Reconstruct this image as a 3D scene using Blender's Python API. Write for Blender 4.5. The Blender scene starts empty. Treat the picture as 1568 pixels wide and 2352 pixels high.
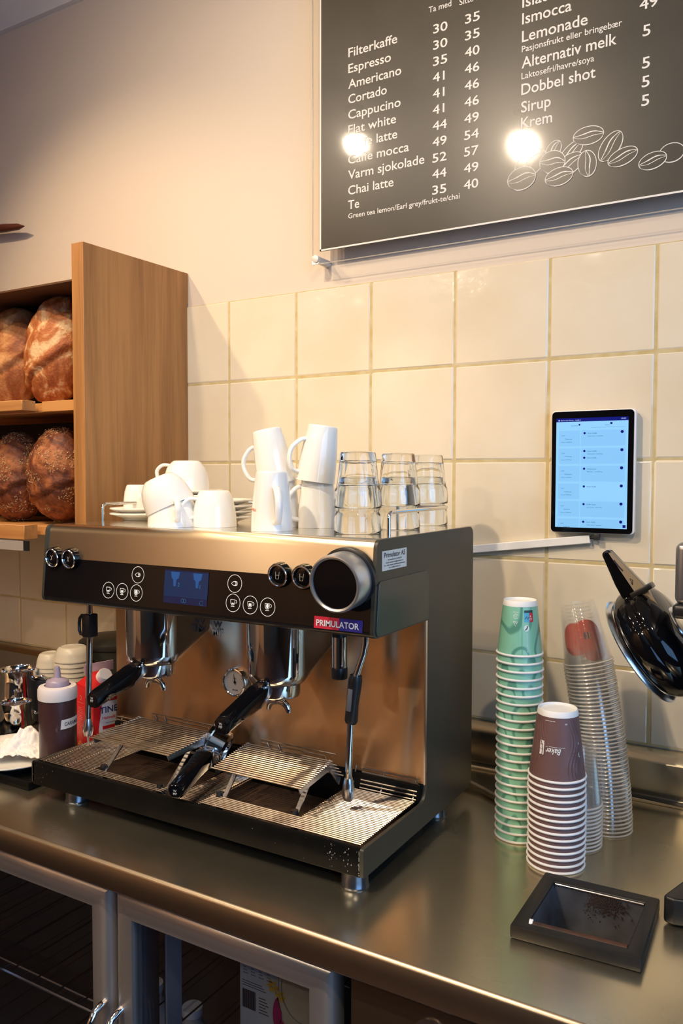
import bpy, bmesh, math, random
from mathutils import Vector, Matrix
random.seed(7)
sc = bpy.context.scene
col = sc.collection
PI = math.pi

# ------------------------------------------------------------------ camera
cam_d = bpy.data.cameras.new('camera')
cam = bpy.data.objects.new('camera', cam_d)
col.objects.link(cam)
Rr = (0.8610253, 0.5085602, 0.00139977)
Ru = (-0.0245695, 0.03884823, 0.99894302)
Rf = (-0.50796829, 0.8601496, -0.04594438)
cam.matrix_world = Matrix(((Rr[0], Ru[0], -Rf[0], 1.2717046), (Rr[1], Ru[1], -Rf[1], -1.6032549),
                           (Rr[2], Ru[2], -Rf[2], -0.2289729), (0, 0, 0, 1)))
cam_d.sensor_fit = 'VERTICAL'
cam_d.sensor_height = 36
cam_d.lens = 36 * 1865.95 / 2352
cam_d.clip_start = 0.02
sc.camera = cam

# ------------------------------------------------------------------ world, lights, exposure
w = bpy.data.worlds.new('world')
sc.world = w
w.use_nodes = True
w.node_tree.nodes['Background'].inputs[0].default_value = (0.30, 0.40, 0.60, 1)
w.node_tree.nodes['Background'].inputs[1].default_value = 0.6
sc.view_settings.view_transform = 'Standard'
sc.view_settings.look = 'None'
sc.view_settings.exposure = 0.0
sc.view_settings.gamma = 1.0
sc.view_settings.use_curve_mapping = False
sc.cycles.transparent_max_bounces = 64
sc.cycles.max_bounces = 14
sc.cycles.transmission_bounces = 12
sc.cycles.glossy_bounces = 6
sc.cycles.sample_clamp_indirect = 6.0

WARM = (1.0, 0.80, 0.585)
COOL = (0.26, 0.54, 1.0)


def spot(name, loc, target, power, colour=WARM, angle=110, blend=0.6, size=0.032):
    d = bpy.data.lights.new(name, 'SPOT')
    d.energy = power
    d.color = colour
    d.spot_size = math.radians(angle)
    d.spot_blend = blend
    d.shadow_soft_size = size
    o = bpy.data.objects.new(name, d)
    col.objects.link(o)
    o.location = loc
    o.rotation_euler = (Vector(target) - Vector(loc)).to_track_quat('-Z', 'Y').to_euler()
    return o


def area(name, loc, target, sx, sy, power, colour):
    d = bpy.data.lights.new(name, 'AREA')
    d.shape = 'RECTANGLE'
    d.size = sx
    d.size_y = sy
    d.energy = power
    d.color = colour
    o = bpy.data.objects.new(name, d)
    col.objects.link(o)
    o.location = loc
    o.rotation_euler = (Vector(target) - Vector(loc)).to_track_quat('-Z', 'Y').to_euler()
    return o


# ceiling lamps: (lamp disc centre, aim, power)
LAMPS = [
    ((-0.24, -1.14, 1.00), (0.60, 0.0, 0.20), 34),
    ((0.29, -1.46, 1.00), (1.00, -0.05, -0.40), 105),
    ((-0.63, -1.03, 1.00), (-0.30, 0.0, -0.16), 56),
    ((1.55, -1.75, 1.00), (1.10, -0.10, -0.60), 60),
    ((-1.25, -2.45, 1.00), (0.2, -0.5, -0.7), 26),  # added unseen lamp, gives the machine's steel its highlights
    ((-0.55, -2.75, 1.00), (0.4, -0.5, -0.7), 26),  # added unseen lamp, a second highlight on the steel
    ((0.15, -3.05, 1.00), (0.35, -.7, -0.9), 62),  # added unseen fill lamp for fridge front, mugs and drip grid
    ((-1.60, -3.50, 1.00), (-1.6, -4.2, -0.4), 260),  # added unseen lamp washing the warm panel that the steel reflects
]
for i, (p, t, e) in enumerate(LAMPS):
    if i == 2:      # narrow warm beam on the bread
        spot('lamp_light', (p[0], p[1], p[2] - 0.004), t, e, (1.0, .70, .42), 78, 0.85, .022)
    else:
        spot('lamp_light', (p[0], p[1], p[2] - 0.004), t, e, angle=(148, 128, 62, 110, 44, 44, 50, 120)[i], blend=.9 if i < 2 else .6)
# daylight entering through the shop window in the right-hand wall
area('window_daylight', (3.10, -2.05, 0.05), (0.0, -2.05, -0.35), 2.3, 1.7, 58, COOL)

# ------------------------------------------------------------------ helpers: materials
MATS = {}


def nodes_of(name):
    m = bpy.data.materials.new(name)
    m.use_nodes = True
    nt = m.node_tree
    return m, nt, nt.nodes['Principled BSDF']


def add(nt, t, **kw):
    n = nt.nodes.new(t)
    for k, v in kw.items():
        setattr(n, k, v)
    return n


def mat(name, c, rough=0.5, metal=0.0, coat=0.0, noise=None, bump=None, spec=0.5, aniso=0.0,
        trans=0.0, ior=1.45, emit=None, estr=0.0, rnoise=None, sss=0.0, coord='Object'):
    """noise=(scale, colour2, detail, stretch xyz), bump=(scale, strength, distance, stretch), rnoise=(scale, lo, hi)"""
    if name in MATS:
        return MATS[name]
    m, nt, b = nodes_of(name)
    b.inputs['Base Color'].default_value = (*c, 1)
    b.inputs['Roughness'].default_value = rough
    b.inputs['Metallic'].default_value = metal
    b.inputs['Specular IOR Level'].default_value = spec
    b.inputs['Coat Weight'].default_value = coat
    b.inputs['Coat Roughness'].default_value = 0.06
    b.inputs['Anisotropic'].default_value = aniso
    b.inputs['Transmission Weight'].default_value = trans
    b.inputs['IOR'].default_value = ior
    if sss:
        b.inputs['Subsurface Weight'].default_value = sss
        b.inputs['Subsurface Scale'].default_value = 0.01
    if emit:
        b.inputs['Emission Color'].default_value = (*emit, 1)
        b.inputs['Emission Strength'].default_value = estr
    tc = add(nt, 'ShaderNodeTexCoord')

    def tex(scale, detail, st):
        mp = add(nt, 'ShaderNodeMapping')
        mp.inputs['Scale'].default_value = st
        nt.links.new(tc.outputs[coord], mp.inputs[0])
        n = add(nt, 'ShaderNodeTexNoise')
        n.inputs['Scale'].default_value = scale
        n.inputs['Detail'].default_value = detail
        nt.links.new(mp.outputs[0], n.inputs['Vector'])
        return n
    if noise:
        n = tex(noise[0], noise[2] if len(noise) > 2 else 4, noise[3] if len(noise) > 3 else (1, 1, 1))
        r = add(nt, 'ShaderNodeMapRange')
        r.inputs[1].default_value = 0.32
        r.inputs[2].default_value = 0.68
        nt.links.new(n.outputs['Fac'], r.inputs[0])
        mx = add(nt, 'ShaderNodeMix', data_type='RGBA')
        mx.inputs[6].default_value = (*c, 1)
        mx.inputs[7].default_value = (*noise[1], 1)
        nt.links.new(r.outputs[0], mx.inputs[0])
        nt.links.new(mx.outputs[2], b.inputs['Base Color'])
    if rnoise:
        n = tex(rnoise[0], 5, rnoise[3] if len(rnoise) > 3 else (1, 1, 1))
        r = add(nt, 'ShaderNodeMapRange')
        r.inputs[1].default_value = 0.3
        r.inputs[2].default_value = 0.7
        r.inputs[3].default_value = rnoise[1]
        r.inputs[4].default_value = rnoise[2]
        nt.links.new(n.outputs['Fac'], r.inputs[0])
        nt.links.new(r.outputs[0], b.inputs['Roughness'])
    if bump:
        n = tex(bump[0], 4, bump[3] if len(bump) > 3 else (1, 1, 1))
        bp = add(nt, 'ShaderNodeBump')
        bp.inputs['Strength'].default_value = bump[1]
        bp.inputs['Distance'].default_value = bump[2]
        nt.links.new(n.outputs['Fac'], bp.inputs['Height'])
        nt.links.new(bp.outputs[0], b.inputs['Normal'])
    if aniso:
        tg = add(nt, 'ShaderNodeTangent', direction_type='RADIAL', axis='Z')
        nt.links.new(tg.outputs[0], b.inputs['Tangent'])
        b.inputs['Anisotropic Rotation'].default_value = 0.25
    MATS[name] = m
    return m


def clear_mat(name, tint=(1, 1, 1), refl=0.08, rough=0.03, edge=0.9, haze=0.0, hazecol=(0.8, 0.8, 0.8)):
    """thin clear plastic or pane: transparent, glossier at grazing angles, a little haze"""
    if name in MATS:
        return MATS[name]
    m, nt, b = nodes_of(name)
    nt.nodes.remove(b)
    out = nt.nodes['Material Output']
    tr = add(nt, 'ShaderNodeBsdfTransparent')
    tr.inputs[0].default_value = (*tint, 1)
    gl = add(nt, 'ShaderNodeBsdfGlossy')
    gl.inputs['Roughness'].default_value = rough
    gl.inputs['Color'].default_value = (1, 1, 1, 1)
    lw = add(nt, 'ShaderNodeLayerWeight')
    lw.inputs[0].default_value = 0.25
    mr = add(nt, 'ShaderNodeMapRange')
    mr.inputs[3].default_value = refl
    mr.inputs[4].default_value = edge
    nt.links.new(lw.outputs['Facing'], mr.inputs[0])
    mr.inputs[1].default_value = 0.0
    mr.inputs[2].default_value = 1.0
    pw = add(nt, 'ShaderNodeMath', operation='POWER')
    nt.links.new(lw.outputs['Facing'], pw.inputs[0])
    pw.inputs[1].default_value = 2.0
    nt.links.new(pw.outputs[0], mr.inputs[0])
    mx = add(nt, 'ShaderNodeMixShader')
    nt.links.new(mr.outputs[0], mx.inputs[0])
    nt.links.new(tr.outputs[0], mx.inputs[1])
    nt.links.new(gl.outputs[0], mx.inputs[2])
    last = mx
    if haze:
        df = add(nt, 'ShaderNodeBsdfDiffuse')
        df.inputs[0].default_value = (*hazecol, 1)
        m2 = add(nt, 'ShaderNodeMixShader')
        m2.inputs[0].default_value = haze
        nt.links.new(mx.outputs[0], m2.inputs[1])
        nt.links.new(df.outputs[0], m2.inputs[2])
        last = m2
    nt.links.new(last.outputs[0], out.inputs['Surface'])
    MATS[name] = m
    return m


def wood_mat(name, c1, c2, axis='z', rough=0.45):
    if name in MATS:
        return MATS[name]
    m, nt, b = nodes_of(name)
    tc = add(nt, 'ShaderNodeTexCoord')
    mp = add(nt, 'ShaderNodeMapping')
    mp.inputs['Scale'].default_value = {'z': (1, 1, 0.045), 'x': (0.045, 1, 1), 'y': (1, 0.045, 1)}[axis]
    nt.links.new(tc.outputs['Object'], mp.inputs[0])
    n = add(nt, 'ShaderNodeTexNoise')
    n.inputs['Scale'].default_value = 26
    n.inputs['Detail'].default_value = 6
    n.inputs['Distortion'].default_value = 0.6
    n2 = add(nt, 'ShaderNodeTexNoise')
    n2.inputs['Scale'].default_value = 190
    n2.inputs['Detail'].default_value = 3
    nt.links.new(mp.outputs[0], n.inputs['Vector'])
    nt.links.new(mp.outputs[0], n2.inputs['Vector'])
    r = add(nt, 'ShaderNodeValToRGB')
    r.color_ramp.elements[0].position = 0.30
    r.color_ramp.elements[0].color = (*c2, 1)
    r.color_ramp.elements[1].position = 0.62
    r.color_ramp.elements[1].color = (*c1, 1)
    a = add(nt, 'ShaderNodeMath', operation='MULTIPLY_ADD')
    a.inputs[1].default_value = 0.35
    a.inputs[2].default_value = -0.17
    nt.links.new(n2.outputs['Fac'], a.inputs[0])
    s = add(nt, 'ShaderNodeMath', operation='ADD')
    nt.links.new(n.outputs['Fac'], s.inputs[0])
    nt.links.new(a.outputs[0], s.inputs[1])
    nt.links.new(s.outputs[0], r.inputs[0])
    nt.links.new(r.outputs[0], b.inputs['Base Color'])
    b.inputs['Roughness'].default_value = rough
    MATS[name] = m
    return m


# ------------------------------------------------------------------ helpers: meshes
def link_empty(name, loc=(0, 0, 0), rotz=0.0):
    o = bpy.data.objects.new(name, None)
    o.empty_display_size = 0.02
    o.location = loc
    o.rotation_euler = (0, 0, rotz)
    col.objects.link(o)
    return o


def thing(name, label, cat, loc=(0, 0, 0), group=None, rotz=0.0):
    o = link_empty(name, loc, rotz)
    o['label'] = label
    o['category'] = cat
    if group:
        o['group'] = group
    return o


def tag(o, label, cat, group=None):
    o['label'] = label
    o['category'] = cat
    if group:
        o['group'] = group
    return o


class MB:
    """collects shapes; build() links them as ONE mesh object"""

    def __init__(self):
        self.v = []
        self.f = []
        self.m = []
        self.mi = 0

    def raw(self, vs, fs, M=None):
        b = len(self.v)
        for p in vs:
            p = Vector(p)
            self.v.append(M @ p if M else p)
        for f in fs:
            self.f.append([i + b for i in f])
            self.m.append(self.mi)
        return self

    def box(self, x0, x1, y0, y1, z0, z1, M=None):
        vs = [(x0, y0, z0), (x1, y0, z0), (x1, y1, z0), (x0, y1, z0), (x0, y0, z1), (x1, y0, z1), (x1, y1, z1), (x0, y1, z1)]
        return self.raw(vs, [(0, 3, 2, 1), (4, 5, 6, 7), (0, 1, 5, 4), (1, 2, 6, 5), (2, 3, 7, 6), (3, 0, 4, 7)], M)

    def quad(self, a, b, c, d):
        return self.raw([a, b, c, d], [(0, 1, 2, 3)])

    def lathe(self, prof, seg=32, M=None, wob=None):
        """prof: (r, z) from start to end; r=0 ends close to a point"""
        vs = []
        fs = []
        rings = []
        for r, z in prof:
            if r <= 1e-6:
                rings.append([len(vs)])
                vs.append((0, 0, z))
            else:
                ids = []
                for k in range(seg):
                    a = 2 * PI * k / seg
                    rr = r * (wob(a, z) if wob else 1)
                    ids.append(len(vs))
                    vs.append((rr * math.cos(a), rr * math.sin(a), z))
                rings.append(ids)
        for A, B in zip(rings[:-1], rings[1:]):
            if len(A) == 1 and len(B) == 1:
                continue
            for k in range(seg):
                k2 = (k + 1) % seg
                if len(A) == 1:
                    fs.append((A[0], B[k2], B[k]))
                elif len(B) == 1:
                    fs.append((A[k], A[k2], B[0]))
                else:
                    fs.append((A[k], A[k2], B[k2], B[k]))
        return self.raw(vs, fs, M)

    def cyl(self, p, q, r, seg=20, r2=None):
        p = Vector(p)
        q = Vector(q)
        d = q - p
        M = Matrix.Translation(p) @ d.to_track_quat('Z', 'Y').to_matrix().to_4x4()
        r2 = r if r2 is None else r2
        return self.lathe([(0, 0), (r, 0), (r2, d.length), (0, d.length)], seg, M)

    def tube(self, pts, r, seg=8, closed=False, rs=None):
        pts = [Vector(p) for p in pts]
        n = len(pts)
        vs = []
        fs = []
        up = None
        for i, p in enumerate(pts):
            if closed:
                t = (pts[(i + 1) % n] - pts[i - 1]).normalized()
            elif i == 0:
                t = (pts[1] - p).normalized()
            elif i == n - 1:
                t = (p - pts[i - 1]).normalized()
            else:
                t = ((pts[i + 1] - p).normalized() + (p - pts[i - 1]).normalized()).normalized()
            if up is None:
                up = t.orthogonal().normalized()
            else:
                up = (up - t * up.dot(t))
                up = up.normalized() if up.length > 1e-6 else t.orthogonal().normalized()
            s = t.cross(up)
            rr = rs[i] if rs else r
            for k in range(seg):
                a = 2 * PI * k / seg
                vs.append(p + (up * math.cos(a) + s * math.sin(a)) * rr)
        m = n if closed else n - 1
        for i in range(m):
            j = (i + 1) % n
            for k in range(seg):
                k2 = (k + 1) % seg
                fs.append((i * seg + k, i * seg + k2, j * seg + k2, j * seg + k))
        if not closed:
            fs.append(tuple(reversed(range(seg))))
            fs.append(tuple(range((n - 1) * seg, n * seg)))
        return self.raw(vs, fs)

    def prism(self, poly, axis, a, b):
        """poly: 2-D points; axis 'x': (y,z), 'y': (x,z), 'z': (x,y); extruded from a to b"""
        def P(u, v, t):
            return {'x': (t, u, v), 'y': (u, t, v), 'z': (u, v, t)}[axis]
        n = len(poly)
        vs = [P(u, v, a) for u, v in poly] + [P(u, v, b) for u, v in poly]
        fs = [tuple(range(n)), tuple(reversed(range(n, 2 * n)))]
        for i in range(n):
            j = (i + 1) % n
            fs.append((i, i + n, j + n, j))
        return self.raw(vs, fs)

    def build(self, name, mats, parent=None, bevel=0.0, seg=2, smooth=True, M=None, kind=None, local=False, sharp=40, fix=True):
        me = bpy.data.meshes.new(name)
        off = Vector((0, 0, 0))
        if parent is not None and not local:
            q = parent
            while q is not None:
                off = off + Vector(q.location)
                q = q.parent
        vs = [((M @ p) if M else p) - off for p in self.v]
        me.from_pydata(vs, [], self.f)
        if not isinstance(mats, (list, tuple)):
            mats = [mats]
        for m in mats:
            me.materials.append(m)
        for p, i in zip(me.polygons, self.m):
            p.material_index = i
        bm = bmesh.new()
        bm.from_mesh(me)
        if fix:
            bmesh.ops.recalc_face_normals(bm, faces=bm.faces)
        if bevel > 0:
            es = [e for e in bm.edges if len(e.link_faces) == 2 and e.calc_face_angle(0) > math.radians(28)]
            bmesh.ops.bevel(bm, geom=es, offset=bevel, segments=seg, profile=0.5, affect='EDGES', clamp_overlap=True)
        bm.to_mesh(me)
        bm.free()
        if smooth:
            me.polygons.foreach_set('use_smooth', [True] * len(me.polygons))
            me.set_sharp_from_angle(angle=math.radians(sharp))
        o = bpy.data.objects.new(name, me)
        col.objects.link(o)
        if parent is not None:
            o.parent = parent
        if kind:
            o['kind'] = kind
        return o


def rpoly(pts, r, n=5):
    """round the corners of a polygon; r a number or list"""
    out = []
    N = len(pts)
    for i in range(N):
        p = Vector(pts[i]).to_2d()
        a = Vector(pts[i - 1]).to_2d()
        b = Vector(pts[(i + 1) % N]).to_2d()
        rr = r[i] if isinstance(r, (list, tuple)) else r
        if rr <= 0:
            out.append((p.x, p.y))
            continue
        da = (a - p).normalized()
        db = (b - p).normalized()
        ang = da.angle(db)
        t = min(rr / math.tan(ang / 2), (a - p).length * .49, (b - p).length * .49)
        rr2 = t * math.tan(ang / 2)
        c = p + (da + db).normalized() * (rr2 / math.sin(ang / 2))
        s = p + da * t - c
        e = p + db * t - c
        a0 = math.atan2(s.y, s.x)
        a1 = math.atan2(e.y, e.x)
        dlt = (a1 - a0 + PI) % (2 * PI) - PI
        for k in range(n + 1):
            an = a0 + dlt * k / n
            out.append((c.x + rr2 * math.cos(an), c.y + rr2 * math.sin(an)))
    return out


def text_mesh(s, offset=0.0, shear=0.0):
    """vertices and faces of a word in the x-y plane, as (verts, faces, capheight)"""
    cu = bpy.data.curves.new('t', 'FONT')
    cu.body = s
    cu.size = 1.0
    cu.offset = offset
    cu.shear = shear
    cu.resolution_u = 3
    ob = bpy.data.objects.new('t', cu)
    col.objects.link(ob)
    dg = bpy.context.evaluated_depsgraph_get()
    me = bpy.data.meshes.new_from_object(ob.evaluated_get(dg))
    vs = [v.co.copy() for v in me.vertices]
    fs = [tuple(p.vertices) for p in me.polygons]
    bpy.data.objects.remove(ob)
    bpy.data.curves.remove(cu)
    bpy.data.meshes.remove(me)
    return vs, fs


CAP = max(v.y for v in text_mesh('H')[0])


def put_text(mb, s, fn, width=None, cap=0.01, offset=0.012, centre=False, shear=0.0):
    """fn maps (u, v) in metres, u rightwards from the start and v upwards, to a point"""
    vs, fs = text_mesh(s, offset, shear)
    if not vs:
        return
    x0 = min(v.x for v in vs)
    x1 = max(v.x for v in vs)
    k = cap / CAP
    kx = (width / (x1 - x0)) if width else k
    sh = (x1 - x0) * kx / 2 if centre else 0
    mb.raw([fn((v.x - x0) * kx - sh, v.y * k) for v in vs], fs)


def ring2d(mb, fn, cx, cy, rx, ry, wd, n=28, ang=0.0, a0=0.0, a1=2 * PI):
    """flat elliptic ring drawn through fn"""
    vs = []
    fs = []
    full = abs(a1 - a0 - 2 * PI) < 1e-6
    for k in range(n + (0 if full else 1)):
        a = a0 + (a1 - a0) * k / n
        for s in (-.5, .5):
            x = (rx + s * wd) * math.cos(a)
            y = (ry + s * wd) * math.sin(a)
            vs.append(fn(cx + x * math.cos(ang) - y * math.sin(ang), cy + x * math.sin(ang) + y * math.cos(ang)))
    m = len(vs) // 2
    for k in range(m if full else m - 1):
        j = (k + 1) % m
        fs.append((2 * k, 2 * k + 1, 2 * j + 1, 2 * j))
    mb.raw(vs, fs)


def disc2d(mb, fn, cx, cy, rx, ry, n=28, ang=0.0):
    vs = []
    for k in range(n):
        a = 2 * PI * k / n
        x = rx * math.cos(a)
        y = ry * math.sin(a)
        vs.append(fn(cx + x * math.cos(ang) - y * math.sin(ang), cy + x * math.sin(ang) + y * math.cos(ang)))
    mb.raw(vs, [tuple(range(n))])


def line2d(mb, fn, pts, wd):
    vs = []
    for i, (x, y) in enumerate(pts):
        a = pts[max(i - 1, 0)]
        b = pts[min(i + 1, len(pts) - 1)]
        dx, dy = b[0] - a[0], b[1] - a[1]
        L = math.hypot(dx, dy) or 1
        ww = wd[i] if isinstance(wd, (list, tuple)) else wd
        vs.append(fn(x - dy / L * ww / 2, y + dx / L * ww / 2))
        vs.append(fn(x + dy / L * ww / 2, y - dx / L * ww / 2))
    mb.raw(vs, [(2 * i, 2 * i + 1, 2 * i + 3, 2 * i + 2) for i in range(len(pts) - 1)])


def rect2d(mb, fn, x0, y0, x1, y1):
    mb.raw([fn(x0, y0), fn(x1, y0), fn(x1, y1), fn(x0, y1)], [(0, 1, 2, 3)])


def crect(mb, fn, x0, y0, x1, y1, n=8):
    for k in range(n):
        a, b = x0 + (x1 - x0) * k / n, x0 + (x1 - x0) * (k + 1) / n
        mb.raw([fn(a, y0), fn(b, y0), fn(b, y1), fn(a, y1)], [(0, 1, 2, 3)])


def copy_tree(src, loc=None, rot=None, label=None, group=None):
    r = src.copy()
    col.objects.link(r)
    if loc is not None:
        r.location = loc
    if rot is not None:
        r.rotation_euler = rot
    if label:
        r['label'] = label
    if group:
        r['group'] = group
    for ch in [o for o in bpy.data.objects if o.parent == src]:
        c = ch.copy()
        col.objects.link(c)
        c.parent = r
        for g in [o for o in bpy.data.objects if o.parent == ch]:
            d = g.copy()
            col.objects.link(d)
            d.parent = c
    return r


# ------------------------------------------------------------------ material library
M_wall = mat('painted_plaster', (0.68, 0.585, 0.48), 0.6, bump=(220, .06, .002))
M_tile = mat('glazed_tile', (0.78, 0.70, 0.55), 0.13, coat=0.4, noise=(5, (0.73, 0.63, 0.46), 3), bump=(24, .22, .004))
M_grout = mat('grout', (0.50, 0.38, 0.16), 0.85, noise=(30, (0.62, 0.52, 0.30)))
M_ceil = mat('ceiling_paint', (0.74, 0.62, 0.47), 0.8)
M_corn = mat('cornice_paint', (0.82, 0.78, 0.72), 0.6)
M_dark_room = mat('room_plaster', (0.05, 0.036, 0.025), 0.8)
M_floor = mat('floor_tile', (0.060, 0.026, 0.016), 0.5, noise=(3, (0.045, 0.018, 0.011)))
M_worktop = mat('worn_stainless', (0.72, 0.64, 0.47), 0.3, metal=.96, noise=(2.5, (0.60, 0.53, 0.38), 3), rnoise=(5, .20, .30), bump=(240, .05, .0006))
M_edge = mat('worktop_edge_steel', (0.46, 0.38, 0.28), 0.36, metal=1)
M_steel = mat('brushed_steel', (0.80, 0.68, 0.50), 0.34, metal=1, aniso=0.95, bump=(500, .04, .0004, (0.02, 1, 1)))
M_back = mat('splash_steel', (0.72, 0.50, 0.31), 0.27, metal=1, aniso=0.95, noise=(3, (0.56, 0.38, 0.23), 4, (3, 1, .3)))
M_topst = mat('cup_tray_steel', (0.74, 0.70, 0.62), 0.16, metal=1)
M_chrome = mat('chrome', (0.86, 0.86, 0.88), 0.06, metal=1)
M_chrome2 = mat('satin_chrome', (0.72, 0.72, 0.74), 0.22, metal=1)
M_gray = mat('gray_powder_side', (0.058, 0.056, 0.044), 0.42, metal=0.4, bump=(900, .05, .0003))
M_gray2 = mat('dark_side_inset', (0.055, 0.06, 0.05), 0.30, metal=0.4)
M_blk = mat('black_plastic', (0.012, 0.012, 0.013), 0.35)
M_blkg = mat('black_glass', (0.003, 0.003, 0.004), 0.06, spec=.4)
M_blkm = mat('black_enamel', (0.004, 0.004, 0.004), 0.34, spec=.10, noise=(50, (0.006, 0.006, 0.005)))
M_void = mat('matt_black', (0.006, 0.006, 0.006), 0.8)
M_wire = mat('grid_wire', (0.70, 0.62, 0.52), 0.26, metal=1, noise=(60, (0.55, 0.45, 0.36)))
M_icon = mat('icon_white', (0.72, 0.72, 0.70), 0.5, emit=(0.9, 0.9, 0.85), estr=0.25)
M_white = mat('white_porcelain', (0.86, 0.84, 0.78), 0.12, coat=0.5)
M_whitep = mat('white_plastic', (0.82, 0.82, 0.80), 0.4)
M_wood = wood_mat('oak_laminate', (0.42, 0.195, 0.060), (0.27, 0.115, 0.032), 'z', 0.5)
M_woodx = wood_mat('oak_shelf', (0.55, 0.26, 0.08), (0.38, 0.16, 0.045), 'x', 0.5)
M_rail = mat('rail_chrome', (0.78, 0.78, 0.78), 0.12, metal=1)

# ------------------------------------------------------------------ the room
ZC = 1.117          # ceiling height
ZF = -1.74          # floor
mb = MB().box(-2.4, 3.2, 0.0045, 0.15, ZF, ZC + .1)
mb.build('wall_back', M_wall, kind='structure', smooth=False)
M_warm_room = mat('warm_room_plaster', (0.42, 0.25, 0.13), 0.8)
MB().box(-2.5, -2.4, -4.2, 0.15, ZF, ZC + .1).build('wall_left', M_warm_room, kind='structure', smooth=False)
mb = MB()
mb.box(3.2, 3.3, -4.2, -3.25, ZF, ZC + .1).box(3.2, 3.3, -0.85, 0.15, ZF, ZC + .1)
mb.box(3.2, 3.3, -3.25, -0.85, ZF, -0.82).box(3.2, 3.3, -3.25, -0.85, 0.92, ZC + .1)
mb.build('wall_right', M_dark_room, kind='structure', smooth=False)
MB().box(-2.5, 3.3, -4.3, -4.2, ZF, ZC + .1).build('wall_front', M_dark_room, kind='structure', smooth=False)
MB().box(-2.4, -.75, -4.2, -4.16, ZF, ZC).build('added_warm_panel', M_warm_room, kind='structure', smooth=False)  # unseen warm panel added so the splash panel reflects brown
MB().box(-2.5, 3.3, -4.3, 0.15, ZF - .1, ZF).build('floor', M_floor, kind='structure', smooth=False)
MB().box(-2.5, 3.3, -4.3, 0.15, ZC, ZC + .1).build('ceiling', M_ceil, kind='structure', smooth=False)
mb = MB().prism([(0.0045, 1.066), (-0.012, 1.066), (-0.022, 1.085), (-0.045, 1.10), (-0.052, ZC), (0.0045, ZC)], 'x', -2.4, 3.2)
mb.build('trim_1', M_corn, kind='structure', sharp=50)
win = link_empty('window_1', (3.2, -2.05, 0.05))
win['kind'] = 'structure'
mb = MB()
for y in (-3.25, -2.08, -0.91):
    mb.box(3.17, 3.26, y, y + .06, -.82, .92)
mb.box(3.17, 3.26, -3.25, -.85, -.82, -.76).box(3.17, 3.26, -3.25, -.85, .86, .92)
mb.build('window_frame', mat('window_frame_paint', (.5, .5, .5), .4), win, bevel=.004)
MB().box(3.215, 3.22, -3.2, -.9, -.77, .87).build('pane', clear_mat('window_glass', refl=.05), win)

# glazed wall tiles: real tiles on a grout bed
mb = MB()
rows = [(0.2, 0.0), (0.0, -0.2), (-0.2, -0.4), (-0.4, -0.6), (-0.6, -0.742)]
g = 0.0015
for i in range(-9, 9):
    x0 = i * 0.2
    x1 = x0 + 0.2
    for (zt, zb) in rows:
        if zt > 0.1 and x1 < -0.15:
            pass
        dy = random.uniform(-.0006, .0006)
        jx = random.uniform(-.0007, .0007)
        jz = random.uniform(-.0007, .0007)
        n = 4
        # slightly cushioned tile: flat centre, soft edge
        xs = [x0 + g + jx, x0 + g + .004, x1 - g - .004, x1 - g + jx]
        zs = [zb + g + jz, zb + g + .004, zt - g - .004, zt - g + jz]
        vs = []
        for a in range(4):
            for b_ in range(4):
                e = (a in (0, 3)) or (b_ in (0, 3))
                vs.append((xs[b_], dy + (.0026 if e else 0.0), zs[a]))
        fs = []
        for a in range(3):
            for b_ in range(3):
                k = a * 4 + b_
                fs.append((k, k + 1, k + 5, k + 4))
        mb.raw(vs, fs)
mb.build('trim_2', M_tile, kind='structure', sharp=22, fix=False)
mb = MB().box(-1.8, 1.8, 0.0018, 0.0060, -0.742, 0.198)
mb.build('trim_3', M_grout, kind='structure', smooth=False)

# ------------------------------------------------------------------ ceiling lamps
M_lens = mat('lamp_lens', (1, 1, 1), .5, emit=(1.0, .86, .66), estr=60)
lampnames = ['nearest the bread shelf panel', 'in front of the menu board', 'above the bread shelf', 'over the right end of the worktop',
             'added far left behind the camera for steel highlights', 'added left of centre behind the camera for steel highlights', 'added directly behind the camera as fill light', 'added behind the camera to light the reflected warm panel']
for (p, t, e), wh in zip(LAMPS, lampnames):
    t0 = thing('ceiling_lamp', 'round black ceiling spotlight ' + wh, 'lamp', (p[0], p[1], ZC), 'ceiling spotlights reflected in the menu board')
    x, y, z = p
    q = MB()
    q.lathe([(0.035, ZC), (0.035, ZC - .012), (0.012, ZC - .014), (0.012, z + .07), (0.042, z + .06), (0.048, z + .0), (0.044, z), (0.042, z + .03), (0, z + .035)], 28,
            Matrix.Translation((x, y, 0)))
    q.build('lamp_body', M_blk, t0)
    MB().lathe([(0.0, z + .004), (0.032, z + .004)], 28, Matrix.Translation((x, y, 0))).build('lamp_lens', M_lens, t0)

# ------------------------------------------------------------------ worktop with coved upstand and cut-out
Z0 = -0.836
YF = -0.7136
XR = 2.2
hx0, hx1, hy0, hy1 = 0.949, 1.080, -0.588, -0.444
worktop = thing('worktop', 'long worn stainless steel worktop running along the tiled wall', 'counter', (0.4, -0.35, Z0))
mb = MB()
mb.raw([(-2.3, YF, Z0), (hx0, YF, Z0), (hx0, -.03, Z0), (-2.3, -.03, Z0)], [(0, 1, 2, 3)])
mb.raw([(hx1, YF, Z0), (XR, YF, Z0), (XR, -.03, Z0), (hx1, -.03, Z0)], [(0, 1, 2, 3)])
mb.raw([(hx0, YF, Z0), (hx1, YF, Z0), (hx1, hy0, Z0), (hx0, hy0, Z0)], [(0, 1, 2, 3)])
mb.raw([(hx0, hy1, Z0), (hx1, hy1, Z0), (hx1, -.03, Z0), (hx0, -.03, Z0)], [(0, 1, 2, 3)])
mb.build('worktop_surface', M_worktop, worktop, fix=False)
mb = MB()
prof = [(-.042, Z0 + .0004)]
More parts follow.
